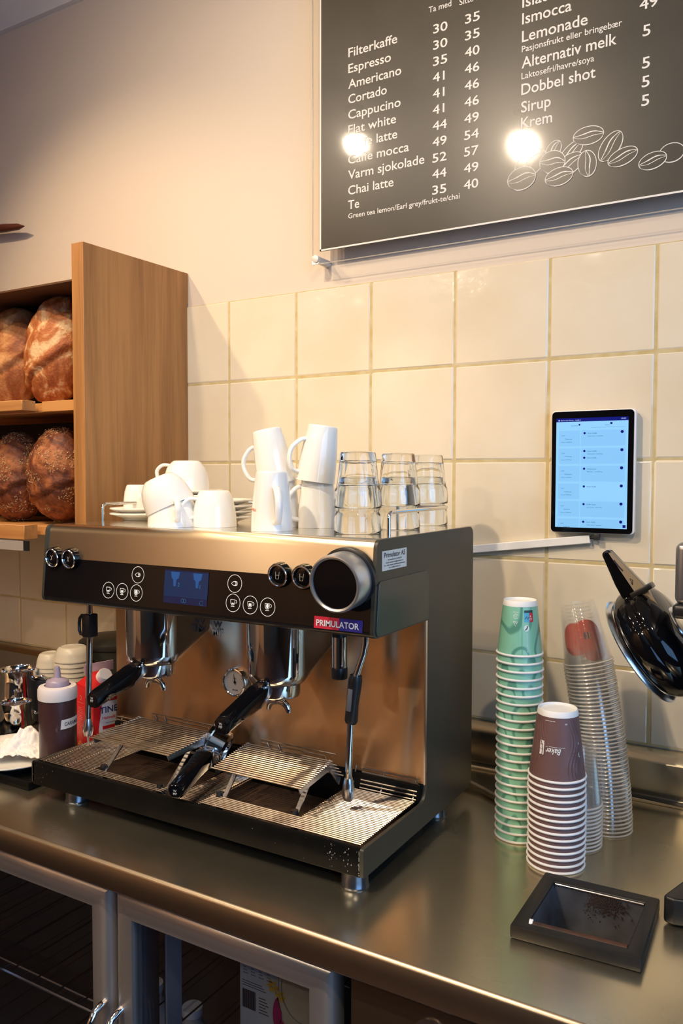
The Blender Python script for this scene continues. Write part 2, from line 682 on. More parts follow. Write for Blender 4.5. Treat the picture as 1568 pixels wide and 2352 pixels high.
for k in range(6):
    a = PI / 2 * k / 5
    prof.append((-.042 + .014 * math.sin(a), Z0 + .0004 + .014 * (1 - math.cos(a))))
prof += [(-.028, -.765), (-.0255, -.760), (-.004, -.746), (0.0015, -.744)]
vs = []
for x in (-2.3, XR):
    for y, z in prof:
        vs.append((x, y, z))
n = len(prof)
mb.raw(vs, [(i, i + n, i + n + 1, i + 1) for i in range(n - 1)])
mb.build('upstand', M_worktop, worktop, fix=False)
mb = MB()
prof = [(YF, Z0), (YF - .004, Z0 - .001), (YF - .006, Z0 - .005), (YF - .006, Z0 - .040), (YF - .004, Z0 - .043), (YF + .02, Z0 - .043), (YF + .02, Z0 - .01)]
vs = []
for x in (-2.3, XR):
    for y, z in prof:
        vs.append((x, y, z))
n = len(prof)
mb.raw(vs, [(i, i + n, i + n + 1, i + 1) for i in range(n - 1)])
mb.build('front_edge', M_edge, worktop, fix=True, sharp=60)

# ------------------------------------------------------------------ undercounter fridge
YD = -0.700
M_fr = mat('fridge_aluminium', (0.50, 0.47, 0.44), 0.34, metal=0.8)
M_fin = mat('fridge_interior', (0.05, 0.06, 0.07), 0.5)
fridge = thing('undercounter_fridge', 'undercounter fridge with rounded aluminium framed glass doors', 'fridge', (0.2, -0.35, ZF))
mb = MB()
zt_ = -0.884
mb.box(-1.2, .745, YD + .06, -.05, zt_ - .03, zt_)            # top
mb.box(-1.2, .745, -.07, -.05, ZF + .1, zt_)                    # back
mb.box(.725, .745, YD + .045, -.05, ZF + .1, zt_)              # right side
mb.box(.29, .33, YD + .05, YD + .09, ZF + .1, zt_)             # mullion
mb.box(-1.2, .745, YD + .06, -.05, ZF + .05, ZF + .12)
mb.build('cabinet', M_fin, fridge, bevel=.002)
for k, (xa, xb) in enumerate([(-.115, .3095), (.3165, .7285)]):
    d = MB()
    fw, zb = .040, -1.62
    o = MB()
    pro = [(0, 0), (0.0, -.012), (.004, -.020), (.012, -.026), (.022, -.028), (fw, -.026), (fw, -.020), (fw - .004, -.018), (fw - .004, 0)]
    # mitred frame: sweep the profile round the opening
    A = [(xa, zt_ - .004), (xb, zt_ - .004), (xb, zb), (xa, zb)]
    sg = [(1, -1), (-1, -1), (-1, 1), (1, 1)]
    vs = []
    for (x, z), (sx, sz) in zip(A, sg):
        for u, v in pro:
            vs.append((x + sx * u, YD + .026 + v, z + sz * u))
    n = len(pro)
    fs = []
    for i in range(4):
        j = (i + 1) % 4
        for q in range(n - 1):
            fs.append((i * n + q, j * n + q, j * n + q + 1, i * n + q + 1))
    o.raw(vs, fs)
    fr = o.build('door', M_fr, fridge, sharp=50)
    gl = MB().box(xa + fw - .006, xb - fw + .006, YD + .012, YD + .016, zb + fw - .006, zt_ - fw + .002)
    gl.build('glass_pane', clear_mat('fridge_glass', tint=(.80, .82, .86), refl=.05, edge=.6), fr)
    hx = xb - .012 if k == 0 else xa + .018
    h = MB().tube([(hx, YD, -1.078), (hx, YD - .022, -1.083), (hx, YD - .032, -1.096), (hx, YD - .034, -1.12), (hx, YD - .034, -1.18),
                   (hx, YD - .022, -1.20), (hx, YD, -1.205)], .006, 10)
    h.build('handle', M_chrome, fr)
mb = MB()
for z in (-1.165, -1.42):
    for q in range(30):
        x = -1.15 + q * .0625
        mb.tube([(x, YD + .06, z), (x, -.08, z)], .0018, 6)
    mb.tube([(-1.15, YD + .06, z), (.72, YD + .06, z)], .003, 6).tube([(-1.15, -.35, z), (.72, -.35, z)], .003, 6)
mb.build('wire_shelf', M_chrome2, fridge)
mb = MB()
mb.box(.355, .385, YD + .075, YD + .079, -1.6, -.9)
mb.box(.385, .389, YD + .045, YD + .079, -1.6, -.9)
mb.build('shelf_rail', mat('rail_aluminium', (.35, .42, .48), .35, metal=.6), fridge)
mb = MB()
for z in (-.93, -.985, -1.04, -1.095):
    mb.box(.364, .374, YD + .0742, YD + .0752, z - .016, z)
mb.build('rail_slots', M_void, fridge)
MB().lathe([(0, 0), (.013, 0), (.013, .003), (.011, .005), (0, .005)], 24, Matrix.Translation((.700, YD + .010, zt_ - .004))).build('hinge_cap', M_whitep, fridge)

# drawer front to the right of the fridge
cab = thing('drawer_cabinet', 'brownish steel drawer unit to the right of the glass door fridge', 'cabinet', (1.4, -.35, ZF))
mb = MB().box(.7555, XR, YD - .004, -.06, ZF + .1, -.8815)
mb.build('drawer_front', mat('brown_steel_panel', (.10, .07, .048), .32, metal=.8), cab, bevel=.002)
MB().lathe([(.022, 0), (.022, -.004), (.016, -.004), (.016, 0)], 28, Matrix.Translation((.871, YD - .004, -.925)) @ Matrix.Rotation(-PI / 2, 4, 'X')).build('lock_ring', M_chrome2, cab)
MB().lathe([(.0155, 0), (.0155, .003), (0, .003)], 28, Matrix.Translation((.871, YD - .004, -.925)) @ Matrix.Rotation(PI / 2, 4, 'X')).build('lock', M_blk, cab)

# cartons standing in the fridge
M_cartw = mat('carton_white', (.62, .68, .68), .5)
M_cartc = mat('carton_cream', (.66, .64, .50), .5)
M_mag = mat('print_magenta', (.45, .01, .16), .5)
M_yel = mat('print_yellow', (.75, .48, .03), .5)
M_ink = mat('print_black', (.02, .02, .025), .5)
M_inkg = mat('print_gray', (.22, .28, .30), .5)


def flower(mb, fn, cx, cy, r, n=6):
    for k in range(n):
        a = 2 * PI * k / n
        disc2d(mb, fn, cx + r * .6 * math.cos(a), cy + r * .6 * math.sin(a), r * .45, r * .25, 12, a)


for k, (x0, wd) in enumerate([(.453, .078), (.532, .078)]):
    lab = ['white drink carton with barcode side in the fridge, left of the two', 'cream drink carton with flower and magenta petals in the fridge, right of the two'][k]
    c = thing('drink_carton', lab, 'carton', (x0 + wd / 2, -.51, -1.165), 'drink cartons in the fridge')
    MB().box(x0, x0 + wd, -.55, -.47, -1.163, -.945).build('carton_body', [M_cartw, M_cartc][k], c, bevel=.002)
    fn = lambda u, v, x0=x0: (x0 + u, -.5508, -1.163 + v)
    pr = MB()
    fl = MB()
    mg = MB()
    if k == 0:
        for q in range(17):
            rect2d(pr, fn, .006 + q * .0016, .046, .0068 + q * .0016 + (.0006 if q % 3 else 0), .078)
        for q in range(6):
            rect2d(pr, fn, .040, .046 + q * .005, .040 + .02 - (q % 3) * .003, .0475 + q * .005)
        for q in range(3):
            rect2d(pr, fn, .006, .084 + q * .004, .055 - q * .004, .0852 + q * .004)
        rect2d(pr, fn, .058, .010, .068, .022)
        ring2d(pr, fn, .050, .016, .004, .004, .0015)
        ring2d(pr, fn, .063, .030, .004, .004, .0008)
        pr.build('barcode_print', M_ink, c, fix=False)
        g2 = MB()
        for q in range(4):
            for s in range(8):
                rect2d(g2, fn, .008 + q * .016, .105 + s * .005, .008 + q * .016 + .010 - (s % 3) * .002, .107 + s * .005)
        g2.build('table_print', M_inkg, c, fix=False)
        flower(fl, fn, .068, .100, .011)
        ring2d(mg, fn, .081, .055, .004, .022, .018, 20, 0, PI * .55, PI * 1.5)
    else:
        flower(fl, fn, .004, .088, .010)
        mg.raw([fn(.006, .02), fn(.018, .0), fn(.020, .0), fn(.014, .030), fn(.010, .048), fn(.003, .050), fn(.003, .035)], [(0, 1, 2, 3, 4, 5, 6)])
        mg.raw([fn(.078, .0), fn(.078, .026), fn(.072, .02), fn(.068, .0)], [(0, 1, 2, 3)])
        rg = MB()
        ring2d(rg, fn, .046, .103, .040, .046, .0012, 40, 0, PI * .9, PI * 1.95)
        rg.build('line_print', M_inkg, c, fix=False)
    fl.build('flower_print', M_yel, c, fix=False)
    mg.build('petal_print', M_mag, c, fix=False)
for x, y, lab in ((.16, -.45, 'pale bottle inside the left fridge compartment, taller one'), (.235, -.42, 'pale bottle inside the left fridge compartment, shorter one')):
    b = thing('milk_bottle', lab, 'bottle', (x, y, -1.42), 'bottles behind the left fridge door')
    h = .16 if x < .2 else .12
    MB().lathe([(0, 0), (.036, 0), (.038, .01), (.038, h - .03), (.018, h), (.018, h + .02), (0, h + .02)], 28).build('bottle_body', mat('milky_plastic', (.5, .48, .45), .4), b, local=True)
    MB().lathe([(.020, h + .015), (.020, h + .03), (0, h + .03)], 24).build('cap', M_whitep, b, local=True)

# ------------------------------------------------------------------ espresso machine
XL, XM = 0.002, 0.7166
em = thing('espresso_machine', 'two group espresso machine with brushed steel front and black touch panel', 'coffee machine', (0.36, -0.39, Z0))
ZT, ZB = -0.769, -0.8126
HT, HB = -0.3245, -0.4690
BK = -0.182


def yfront(z):      # the head leans forward towards its lower edge
    return -0.556 + (z - HT) * 0.11


# side panels: one C-shaped plate each side
side = rpoly([(-.6006, ZB), (BK, ZB), (BK, HT), (-.560, HT), (-.573, HB), (-.381, HB), (-.381, -.752), (-.392, ZT - .004), (-.6006, ZT)],
             [.006, .018, .016, .012, .010, .004, .012, .015, .004])
for x0, x1, nm in ((XM - .006, XM, 'side_panel'), (XL, XL + .006, 'side_panel')):
    mb = MB()
    # ears: split the C into convex pieces so that it fills cleanly
    mb.prism(rpoly([(-.6006, ZB), (BK, ZB), (BK, -.745), (-.381, -.745), (-.392, ZT - .004), (-.6006, ZT)], [.006, .018, 0, 0, .02, .004]), 'x', x0, x1)
    mb.prism([(-.381, -.745), (BK, -.745), (BK, HB), (-.381, HB)], 'x', x0, x1)
    mb.prism(rpoly([(-.573, HB), (BK, HB), (BK, HT), (-.560, HT)], [.010, 0, .016, .012]), 'x', x0, x1)
    mb.build(nm, M_gray, em, sharp=30)
mb = MB().prism(rpoly([(-.566, -.467), (-.383, -.467), (-.383, -.386), (-.557, -.386)], [.008, .002, .012, .006]), 'x', XM + .0002, XM + .0018)
mb.build('side_inset', M_gray2, em, bevel=.0005, seg=1)
# rear column and back
mb = MB().box(XL + .006, XM - .006, -.384, BK + .004, -.78, HB + .02)
mb.build('column', M_void, em)
mb = MB().box(XL + .004, XM - .0005, -.3885, -.3845, -.744, HB - .0)
mb.build('splash_panel', M_back, em, bevel=.0008, seg=1)
MB().box(XM - .0022, XM + .0006, -.3905, -.384, -.744, HB).build('edge_strip', M_chrome2, em)
# head
mb = MB()
hp = rpoly([(yfront(-.386), -.386), (-.39, -.386), (-.39, HT), (yfront(HT), HT)], [0, 0, 0, .016], 8)
mb.prism(hp, 'x', XL + .006, XM - .006)
mb.build('steel_hood', M_steel, em, sharp=30)
mb = MB()
mb.prism(rpoly([(yfront(HB), HB), (-.385, HB), (-.385, -.386), (yfront(-.386) + .0008, -.386)], [.010, 0, 0, 0], 6), 'x', XL + .006, XM - .006)
mb.build('head_body', M_blk, em, sharp=30)
mb = MB()
for z1, z2, off in ((-.3865, -.4585, .0012),):
    mb.raw([(XL + .006, yfront(z1) - off, z1), (XM - .0065, yfront(z1) - off, z1), (XM - .0065, yfront(z2) - off, z2), (XL + .006, yfront(z2) - off, z2),
            (XL + .006, yfront(z1) + .001, z1), (XM - .0065, yfront(z1) + .001, z1), (XM - .0065, yfront(z2) + .001, z2), (XL + .006, yfront(z2) + .001, z2)],
           [(0, 1, 2, 3), (0, 4, 5, 1), (3, 2, 6, 7), (0, 3, 7, 4), (1, 5, 6, 2)])
mb.build('touch_panel', M_blkg, em)
mb = MB().box(XL + .006, XM - .006, -.535, BK + .01, HT - .004, HT + .0004)
mb.build('cup_tray', M_topst, em, bevel=.0004, seg=1)
zr_ = HT + .0375
path = [(.058, -.470, HT), (.058, -.470, HT + .028), (.058, -.468, HT + .034), (.058, -.462, zr_), (.058, -.275, zr_), (.060, -.266, zr_), (.068, -.262, zr_),
        (.690, -.262, zr_), (.698, -.266, zr_), (.700, -.275, zr_), (.700, -.484, zr_), (.700, -.490, HT + .034), (.700, -.492, HT + .028), (.700, -.492, HT)]
MB().tube(path, .0032, 10).build('cup_rail', M_rail, em)
for xc in (.16, .60):
    MB().tube([(xc, -.262, HT), (xc, -.262, zr_)], .0030, 8).build('rail_post', M_rail, em)

# controls on the panel
pf = lambda off: (lambda u, v: (u, yfront(v) - off, v))
P1 = pf(.0018)


def cup_icon(mb, cx, cz, lvl):
    s = .0052
    line2d(mb, P1, [(cx - s, cz + s), (cx - s * .85, cz - s * .2), (cx - s * .45, cz - s * .62), (cx + s * .25, cz - s * .62), (cx + s * .6, cz - s * .2), (cx + s * .7, cz + s), (cx - s, cz + s)], .0009)
    ring2d(mb, P1, cx + s * 1.0, cz + s * .4, .0020, .0024, .0008, 14, 0, -PI * .5, PI * .55)
    line2d(mb, P1, [(cx - s * .75, cz - s * 1.05), (cx + s * .6, cz - s * 1.05)], .0009)
    disc2d(mb, P1, cx - s * .1, cz - s * .18 + lvl * s * .25, s * .45, s * (.22 + .28 * lvl), 14)


def hand_icon(mb, cx, cz):
    s = .0055
    line2d(mb, P1, [(cx - s * 1.2, cz), (cx - s * .6, cz + s * .5), (cx + s * .1, cz + s * .65), (cx + s * .9, cz + s * .5)], .0008)
    line2d(mb, P1, [(cx - s * 1.2, cz), (cx - s * .6, cz - s * .5), (cx + s * .2, cz - s * .6), (cx + s * .9, cz - s * .45)], .0008)
    for k in range(4):
        zz = cz + s * (.5 - k * .32)
        line2d(mb, P1, [(cx + s * .1, zz), (cx + s * 1.15 - abs(k - 1.5) * s * .15, zz)], .0009)


for (cx, cz, kd) in [(.2465, -.4045, 'h'), (.1775, -.436, 0), (.2115, -.436, 1), (.2455, -.436, 2), (.4595, -.405, 'h'), (.4585, -.436, 0), (.493, -.4365, 1), (.527, -.437, 2)]:
    mb = MB()
    ring2d(mb, P1, cx, cz, .0142, .0142, .0008, 40)
    if kd == 'h':
        hand_icon(mb, cx, cz)
    else:
        cup_icon(mb, cx, cz, kd)
    mb.build('touch_button', M_icon, em, fix=False)
# display
mb = MB()
rect2d(mb, P1, .309, -.447, .405, -.391)
disp = mb.build('display', mat('display_blue', (.0, .004, .02), .2, emit=(.002, .010, .055), estr=.6), em, fix=False)
P2 = pf(.0021)
mb = MB()
rect2d(mb, P2, .309, -.4355, .405, -.393)
mb.build('display_field', mat('display_field', (.0, .01, .04), .3, emit=(.005, .020, .07), estr=.6), disp, fix=False)
P3 = pf(.0023)
for cx in (.333, .382):
    mb = MB()
    mb.raw([P3(cx - .010, -.394), P3(cx + .010, -.394), P3(cx + .008, -.404), P3(cx + .003, -.407), P3(cx + .002, -.418), P3(cx - .003, -.418), P3(cx - .004, -.407), P3(cx - .008, -.404)], [tuple(range(8))])
    mb.build('display_group_symbol', mat('display_lightblue', (.0, .02, .06), .3, emit=(.02, .09, .30), estr=.7), disp, fix=False)
mb = MB()
put_text(mb, '2', lambda u, v: P3(.3395 + u, -.418 + v), cap=.006)
put_text(mb, '1', lambda u, v: P3(.3875 + u, -.419 + v), cap=.006)
for cx in (.333, .382):
    cup_icon(mb, cx, -.427, 1)
line2d(mb, P3, [(.390, -.445), (.390, -.440), (.3935, -.4375), (.397, -.440), (.397, -.445), (.390, -.445)], .0005)
ring2d(mb, P3, .352, -.441, .003, .003, .0006, 16)
ring2d(mb, P3, .357, -.441, .003, .003, .0006, 16)
mb.build('display_symbols', mat('display_dimblue', (.0, .02, .06), .3, emit=(.06, .16, .30), estr=.7), disp, fix=False)

# round steam and water buttons, selector knob
for (bx, icon) in ((.032, 'x'), (.077, 'x'), (.5475, 'g'), (.5925, 'g')):
    M = Matrix.Translation((bx, yfront(-.385), -.385)) @ Matrix.Rotation(PI / 2 + .10, 4, 'X')
    rg = MB().lathe([(.0195, -.004), (.0195, .007), (.0185, .010), (.0165, .0105), (.0150, .009), (.0148, .004)], 36, M).build('round_button', M_blkg, em)
    MB().lathe([(.0183, .0098), (.0172, .0112), (.0156, .0112), (.0146, .0098), (.0146, .006)], 36, M).build('button_ring', M_chrome, rg, local=False)
    MB().lathe([(.0146, .0075), (.010, .0090), (0, .0094)], 32, M).build('button_face', M_blkg, rg)
    mi = MB()
    fb = lambda u, v, bx=bx: (bx + u, yfront(-.385 + v) - .0102, -.385 + v)
    if icon == 'g':
        line2d(mi, fb, [(-.0035, .005), (-.0025, -.006), (.0025, -.006), (.0035, .005), (-.0035, .005)], .0007)
        line2d(mi, fb, [(0, .009), (.0005, .006)], .0007)
        line2d(mi, fb, [(-.003, .0), (.003, .0)], .0006)
    else:
        for q in (-1, 1):
            line2d(mi, fb, [(q * .003, .004), (-q * .0005, -.0005), (q * .002, -.005)], .0008)
    mi.build('button_symbol', mat('symbol_gray', (.35, .34, .30), .5, emit=(.5, .5, .45), estr=.12), rg, fix=False)
M = Matrix.Translation((.670, yfront(-.383), -.383)) @ Matrix.Rotation(PI / 2 + .10, 4, 'X')
kn = MB().lathe([(.0475, -.004), (.0475, .006), (.045, .008), (.041, .008)], 56, M).build('selector_knob', M_blk, em)
MB().lathe([(.0425, .006), (.0430, .010), (.0430, .040), (.0420, .0435), (.0400, .0440), (.0370, .0425), (.0368, .040)], 64, M).build('knob_ring', mat('knob_metal', (.62, .64, .66), .32, metal=.9), kn)
MB().lathe([(.0372, .0405), (0, .0405)], 56, M).build('knob_face', M_blkg, kn)

# maker's plate below the knob
mb = MB()
fb = pf(.0024)
rect2d(mb, fb, .615, -.4605, .659, -.4425)
plate = mb.build('name_plate', mat('plate_red', (.55, .02, .05), .35), em, fix=False)
mb = MB()
rect2d(mb, fb, .659, -.4605, .699, -.4425)
mb.build('plate_blue_half', mat('plate_blue', (.015, .02, .22), .35), plate, fix=False)
mb = MB()
put_text(mb, 'PRIMULATOR', lambda u, v: (.6195 + u, yfront(-.455) - .0031 - .0, -.4562 + v), width=.074, cap=.0088, offset=.02)
mb.build('plate_lettering', mat('plate_white', (.85, .85, .85), .4), plate, fix=False)
# paper sticker on the side
sx = XM + .0004
mb = MB().box(sx - .0002, sx, -.546, -.464, -.3715, -.342)
st = mb.build('side_sticker', mat('sticker_paper', (.66, .64, .58), .5), em)
mb = MB()
fs_ = lambda u, v: (sx + .0003, -.546 + u, -.3715 + v)
put_text(mb, 'Primulator AS', lambda u, v: fs_(.006 + u, .0195 + v), width=.070, cap=.0072, offset=.014)
put_text(mb, 'Servicetelefon tlf. 64 00 00 00', lambda u, v: fs_(.018 + u, .0145 + v), width=.046, cap=.0022)
put_text(mb, 'E-mail: kundeservice@primulator.no', lambda u, v: fs_(.012 + u, .0105 + v), width=.058, cap=.0022)
put_text(mb, 'For ditt beste kaffeabonnement', lambda u, v: fs_(.006 + u, .0065 + v), width=.070, cap=.0022)
put_text(mb, 'Fax: mail@primulator.no', lambda u, v: fs_(.022 + u, .0028 + v), width=.038, cap=.0020)
mb.build('sticker_lettering', M_ink, st, fix=False)

# group heads
for gi, gx in enumerate((.207, .487)):
    gy, r = -.484, .0535
    mb = MB()
    # teardrop outline that runs back into the splash panel
    out = []
    for k in range(25):
        a = -PI * 1.0 - .25 + (PI + .5) * k / 24
        out.append((gx + r * math.cos(a), gy + r * math.sin(a)))
    out += [(gx + .052, -.389), (gx - .052, -.389)]
    n = len(out)
    lv = [(HB + .004, 1.0, 0), (-.560, .985, 0), (-.572, .95, 0), (-.577, .88, 0)]
    vs = []
    for z, s, _ in lv:
        for (x, y) in out:
            back = max(0, min(1, (y - gy) / (-.389 - gy)))
            zz = z + (0.044 * back ** 1.3 if z < -.5 else 0)
            vs.append((gx + (x - gx) * s, gy + (y - gy) * (s if y < gy else 1), zz))
    fs = []
    for a in range(len(lv) - 1):
        for i in range(n):
            j = (i + 1) % n
            fs.append((a * n + i, a * n + j, (a + 1) * n + j, (a + 1) * n + i))
    fs.append(tuple(range((len(lv) - 1) * n, len(lv) * n)))
    mb.raw(vs, fs)
    gh = mb.build('group_head', M_chrome, em, sharp=45)
    MB().lathe([(.0375, -.565), (.0375, -.598), (.0355, -.602), (0, -.602)], 40, Matrix.Translation((gx, gy, 0))).build('portafilter', M_chrome, em)
    pfm = bpy.data.objects[-1] if False else None
    mb = MB()   # metal neck wedge
    hy = gy - .034
    mb.raw([(gx - .010, hy + .004, -.574), (gx + .010, hy + .004, -.574), (gx + .010, hy + .004, -.592), (gx - .010, hy + .004, -.592),
            (gx - .0155, hy - .022, -.5745), (gx + .0155, hy - .022, -.5745), (gx + .015, hy - .036, -.6075), (gx - .015, hy - .036, -.6075)],
           [(0, 1, 2, 3), (4, 7, 6, 5), (0, 4, 5, 1), (2, 6, 7, 3), (1, 5, 6, 2), (0, 3, 7, 4)])
    mb.build('portafilter_neck', M_chrome2, em, bevel=.0015)
    mb = MB()

    def sec(y, zt, zb, hw):
        c = .006
        return [(gx - hw + c, y, zt), (gx + hw - c, y, zt), (gx + hw, y, zt - c), (gx + hw - .002, y, zb + c), (gx + hw - c, y, zb), (gx - hw + c, y, zb), (gx - hw + .002, y, zb + c), (gx - hw, y, zt - c)]
    S = [sec(hy - .016, -.5705, -.596, .0160), sec(hy - .034, -.5745, -.609, .0168), sec(hy - .075, -.588, -.6175, .0150), sec(hy - .112, -.600, -.628, .0140), sec(hy - .120, -.6035, -.6275, .0125)]
    vs = [p for s in S for p in s]
    fs = [tuple(range(8)), tuple(reversed(range(32, 40)))]
    for a in range(4):
        for i in range(8):
            j = (i + 1) % 8
            fs.append((a * 8 + i, a * 8 + j, (a + 1) * 8 + j, (a + 1) * 8 + i))
    mb.raw(vs, fs)
    hd = mb.build('portafilter_handle', M_blkg, em, bevel=.0010, sharp=18)
    mb = MB()
    put_text(mb, 'W', lambda u, v: (gx + u, hy - .1206, -.6135 + v), cap=.004, centre=True)
    put_text(mb, 'MF', lambda u, v: (gx + u, hy - .1206, -.6180 + v), cap=.004, centre=True)
    mb.build('handle_emblem', mat('emblem_silver', (.5, .5, .5), .4), hd, fix=False)
    mb = MB()   # twin spout
    mb.cyl((gx, gy, -.600), (gx, gy, -.611), .008)
    for s in (-1, 1):
        pts = []
        for k in range(7):
            t = k / 6
            pts.append((gx + s * (.002 + .019 * math.sin(t * PI / 2)), gy, -.609 - .003 - .018 * (1 - math.cos(t * PI / 2))))
        mb.tube(pts, .006, 10, rs=[.007, .0068, .0065, .006, .0055, .0048, .004])
    mb.build('spout', M_chrome, em)

# splash panel emblem and gauge
mb = MB()
put_text(mb, 'W', lambda u, v: (.2785 + u, -.3893, -.5235 + v), cap=.013, centre=True, offset=.02)
put_text(mb, 'MF', lambda u, v: (.2785 + u, -.3893, -.5395 + v), cap=.015, centre=True, offset=.02)
mb.build('panel_emblem', M_chrome2, em, fix=False)
M = Matrix.Translation((.3245, -.3885, -.622)) @ Matrix.Rotation(PI / 2, 4, 'X')
gg = MB().lathe([(.0275, 0), (.0275, .008), (.0265, .0105), (.0245, .011), (.0228, .010), (.0225, .006)], 48, M).build('pressure_gauge', M_chrome, em)
MB().lathe([(.0226, .0062), (0, .0062)], 40, M).build('dial', mat('dial_face', (.60, .56, .52), .45), gg)
mb = MB()
fg = lambda u, v: (.3245 + u, -.3950, -.622 + v)
for k in range(25):
    a = math.radians(-40 + k * 260 / 24)
    r0 = .0185 if k % 6 else .0172
    line2d(mb, fg, [(r0 * math.cos(a), r0 * math.sin(a)), (.0200 * math.cos(a), .0200 * math.sin(a))], .0005)
for q in (-.0045, 0, .0045):
    rect2d(mb, fg, q - .0014, -.0165, q + .0014, -.0135)
put_text(mb, 'BAR', lambda u, v: fg(u, .0055 + v), cap=.0025, centre=True)
mb.build('dial_marks', M_ink, gg, fix=False)
mb = MB()
fg2 = lambda u, v: (.3245 + u, -.3957, -.622 + v)
line2d(mb, fg2, [(.001, -.005), (-.0035, .0165)], [.0022, .0006])
disc2d(mb, fg2, 0, 0, .003, .003, 20)
mb.build('needle', M_ink, gg, fix=False)

# hot water outlet
ow = MB().cyl((.605, -.48, -.545), (.605, -.48, -.484), .0122, 28).build('hot_water_outlet', M_chrome, em)
mb = MB().lathe([(.0130, -.491), (.0130, HB + .002), (0, HB + .002)], 28, Matrix.Translation((.605, -.48, 0)))
mb.build('outlet_collar', M_blk, ow)
mb = MB().lathe([(.0126, -.541), (.0132, -.543), (.0132, -.557), (.0125, -.5595), (.009, -.5595), (.009, -.55)], 28, Matrix.Translation((.605, -.48, 0)))
mb.build('outlet_sleeve', M_blk, ow)

# steam wands
wd = MB().tube([(.664, -.50, HB + .004), (.6635, -.50, -.492), (.661, -.50, -.508), (.653, -.50, -.530), (.6465, -.50, -.549)], .0058, 12)
wd.tube([(.6385, -.50, -.60), (.6345, -.497, -.66), (.631, -.494, -.700), (.6295, -.492, -.717)], .0058, 12)
wr = wd.build('steam_wand', M_chrome, em)
MB().tube([(.6470, -.5, -.545), (.6462, -.5, -.552), (.6440, -.5, -.566), (.6405, -.5, -.594), (.6385, -.5, -.618), (.6378, -.5, -.622)], .01, 14, rs=[.0095, .0110, .0112, .0100, .0108, .0095]).build('wand_grip', M_blk, wr)
MB().box(-.0042, .0042, -.0125, -.0095, -.018, .018, Matrix.Translation((.6415, -.50, -.583)) @ Matrix.Rotation(.10, 4, 'Y')).build('grip_insert', mat('grip_gray', (.10, .10, .11), .3), wr, bevel=.001)
MB().tube([(.6295, -.492, -.715), (.629, -.4915, -.722), (.6285, -.491, -.734), (.628, -.4905, -.746), (.6277, -.490, -.752)], .006, 14, rs=[.0064, .0085, .0105, .0100, .0075]).build('wand_nozzle', M_chrome2, wr)
wd = MB().tube([(.052, -.50, HB + .004), (.052, -.50, -.51), (.0505, -.50, -.545), (.0475, -.50, -.62), (.0435, -.50, -.712)], .0058, 12)
wl = wd.build('steam_wand', M_chrome, em)
mb = MB().box(.0415, .0620, -.512, -.488, -.5455, -.5000)
wg = mb.build('wand_grip', M_blk, wl, bevel=.003)
MB().tube([(.044, -.50, -.505), (.030, -.50, -.505), (.024, -.50, -.511), (.022, -.50, -.520), (.022, -.50, -.535), (.026, -.50, -.542), (.044, -.50, -.543)], .0032, 8).build('grip_loop', M_blk, wl)
MB().tube([(.0436, -.5, -.708), (.0434, -.5, -.716), (.043, -.5, -.730), (.0427, -.5, -.741), (.0425, -.5, -.744), (.0425, -.5, -.758)], .006, 14, rs=[.0062, .0078, .0105, .0082, .0022, .0012]).build('wand_nozzle', M_chrome2, wl)

# drip tray: rim, floor, wire grid, raised cup stands
mb = MB()
mb.box(XL, XM - .006, -.6006, -.592, ZB, ZT)
mb.box(XL, XM - .006, -.592, -.39, ZB, ZB + .006)
mb.box(XL + .006, XM - .006, -.398, -.388, ZB, -.745)
mb.build('tray_rim', M_blkm, em, bevel=.0025)
rs = random.Random(21)
mb = MB()
for k in range(85):
    cx, cw = rs.choice(((.665, .004), (.712, .003), (.712, .003), (.690, .003), (.60, .05), (.03, .02)))
    x = min(cx + rs.gauss(0, cw), XM - .0068)
    z = rs.uniform(-.809, -.772) if cx > .65 else rs.uniform(-.806, -.773)
    q = rs.uniform(.0003, .0012) if cx > .65 else rs.uniform(.0002, .0006)
    n_ = rs.randint(4, 6)
    mb.raw([(x + q * rs.uniform(.5, 1.1) * math.cos(2 * PI * i / n_), -.6009, z + q * 1.5 * rs.uniform(.5, 1.2) * math.sin(2 * PI * i / n_)) for i in range(n_)], [tuple(range(n_))])
mb.build('scuff_marks', mat('scuff', (.42, .40, .37), .6), em, fix=False)['kind'] = 'stuff'
mb = MB().box(XL + .008, XM - .008, -.591, -.399, -.8065, -.803)
mb.build('tray_floor', mat('tray_floor', (.025, .017, .012), .45, noise=(18, (.07, .04, .025), 5)), em)
mb = MB()
for (x, y) in ((.414, -.552), (.563, -.548), (.150, -.560), (.302, -.575)):
    mb.cyl((x, y, -.803), (x, y, -.762), .006, 14)
mb.build('tray_post', M_blk, em)


def openings(y):
    """x ranges the wires run through at depth y"""
    segs = [(XL + .010, .318), (.334, .392), (.402, XM - .010)]
    out = []
    for a, b in segs:
        holes = []
        if -.568 < y < -.415:
            holes.append((.138, .318))
        if -.552 < y < -.405:
            holes.append((.402, .578))
        cur = [(a, b)]
        for h0, h1 in holes:
            nx = []
            for (s, e) in cur:
                if h1 <= s or h0 >= e:
                    nx.append((s, e))
                else:
                    if h0 - s > .005:
                        nx.append((s, h0))
                    if e - h1 > .005:
                        nx.append((h1, e))
            cur = nx
        out += cur
    return out


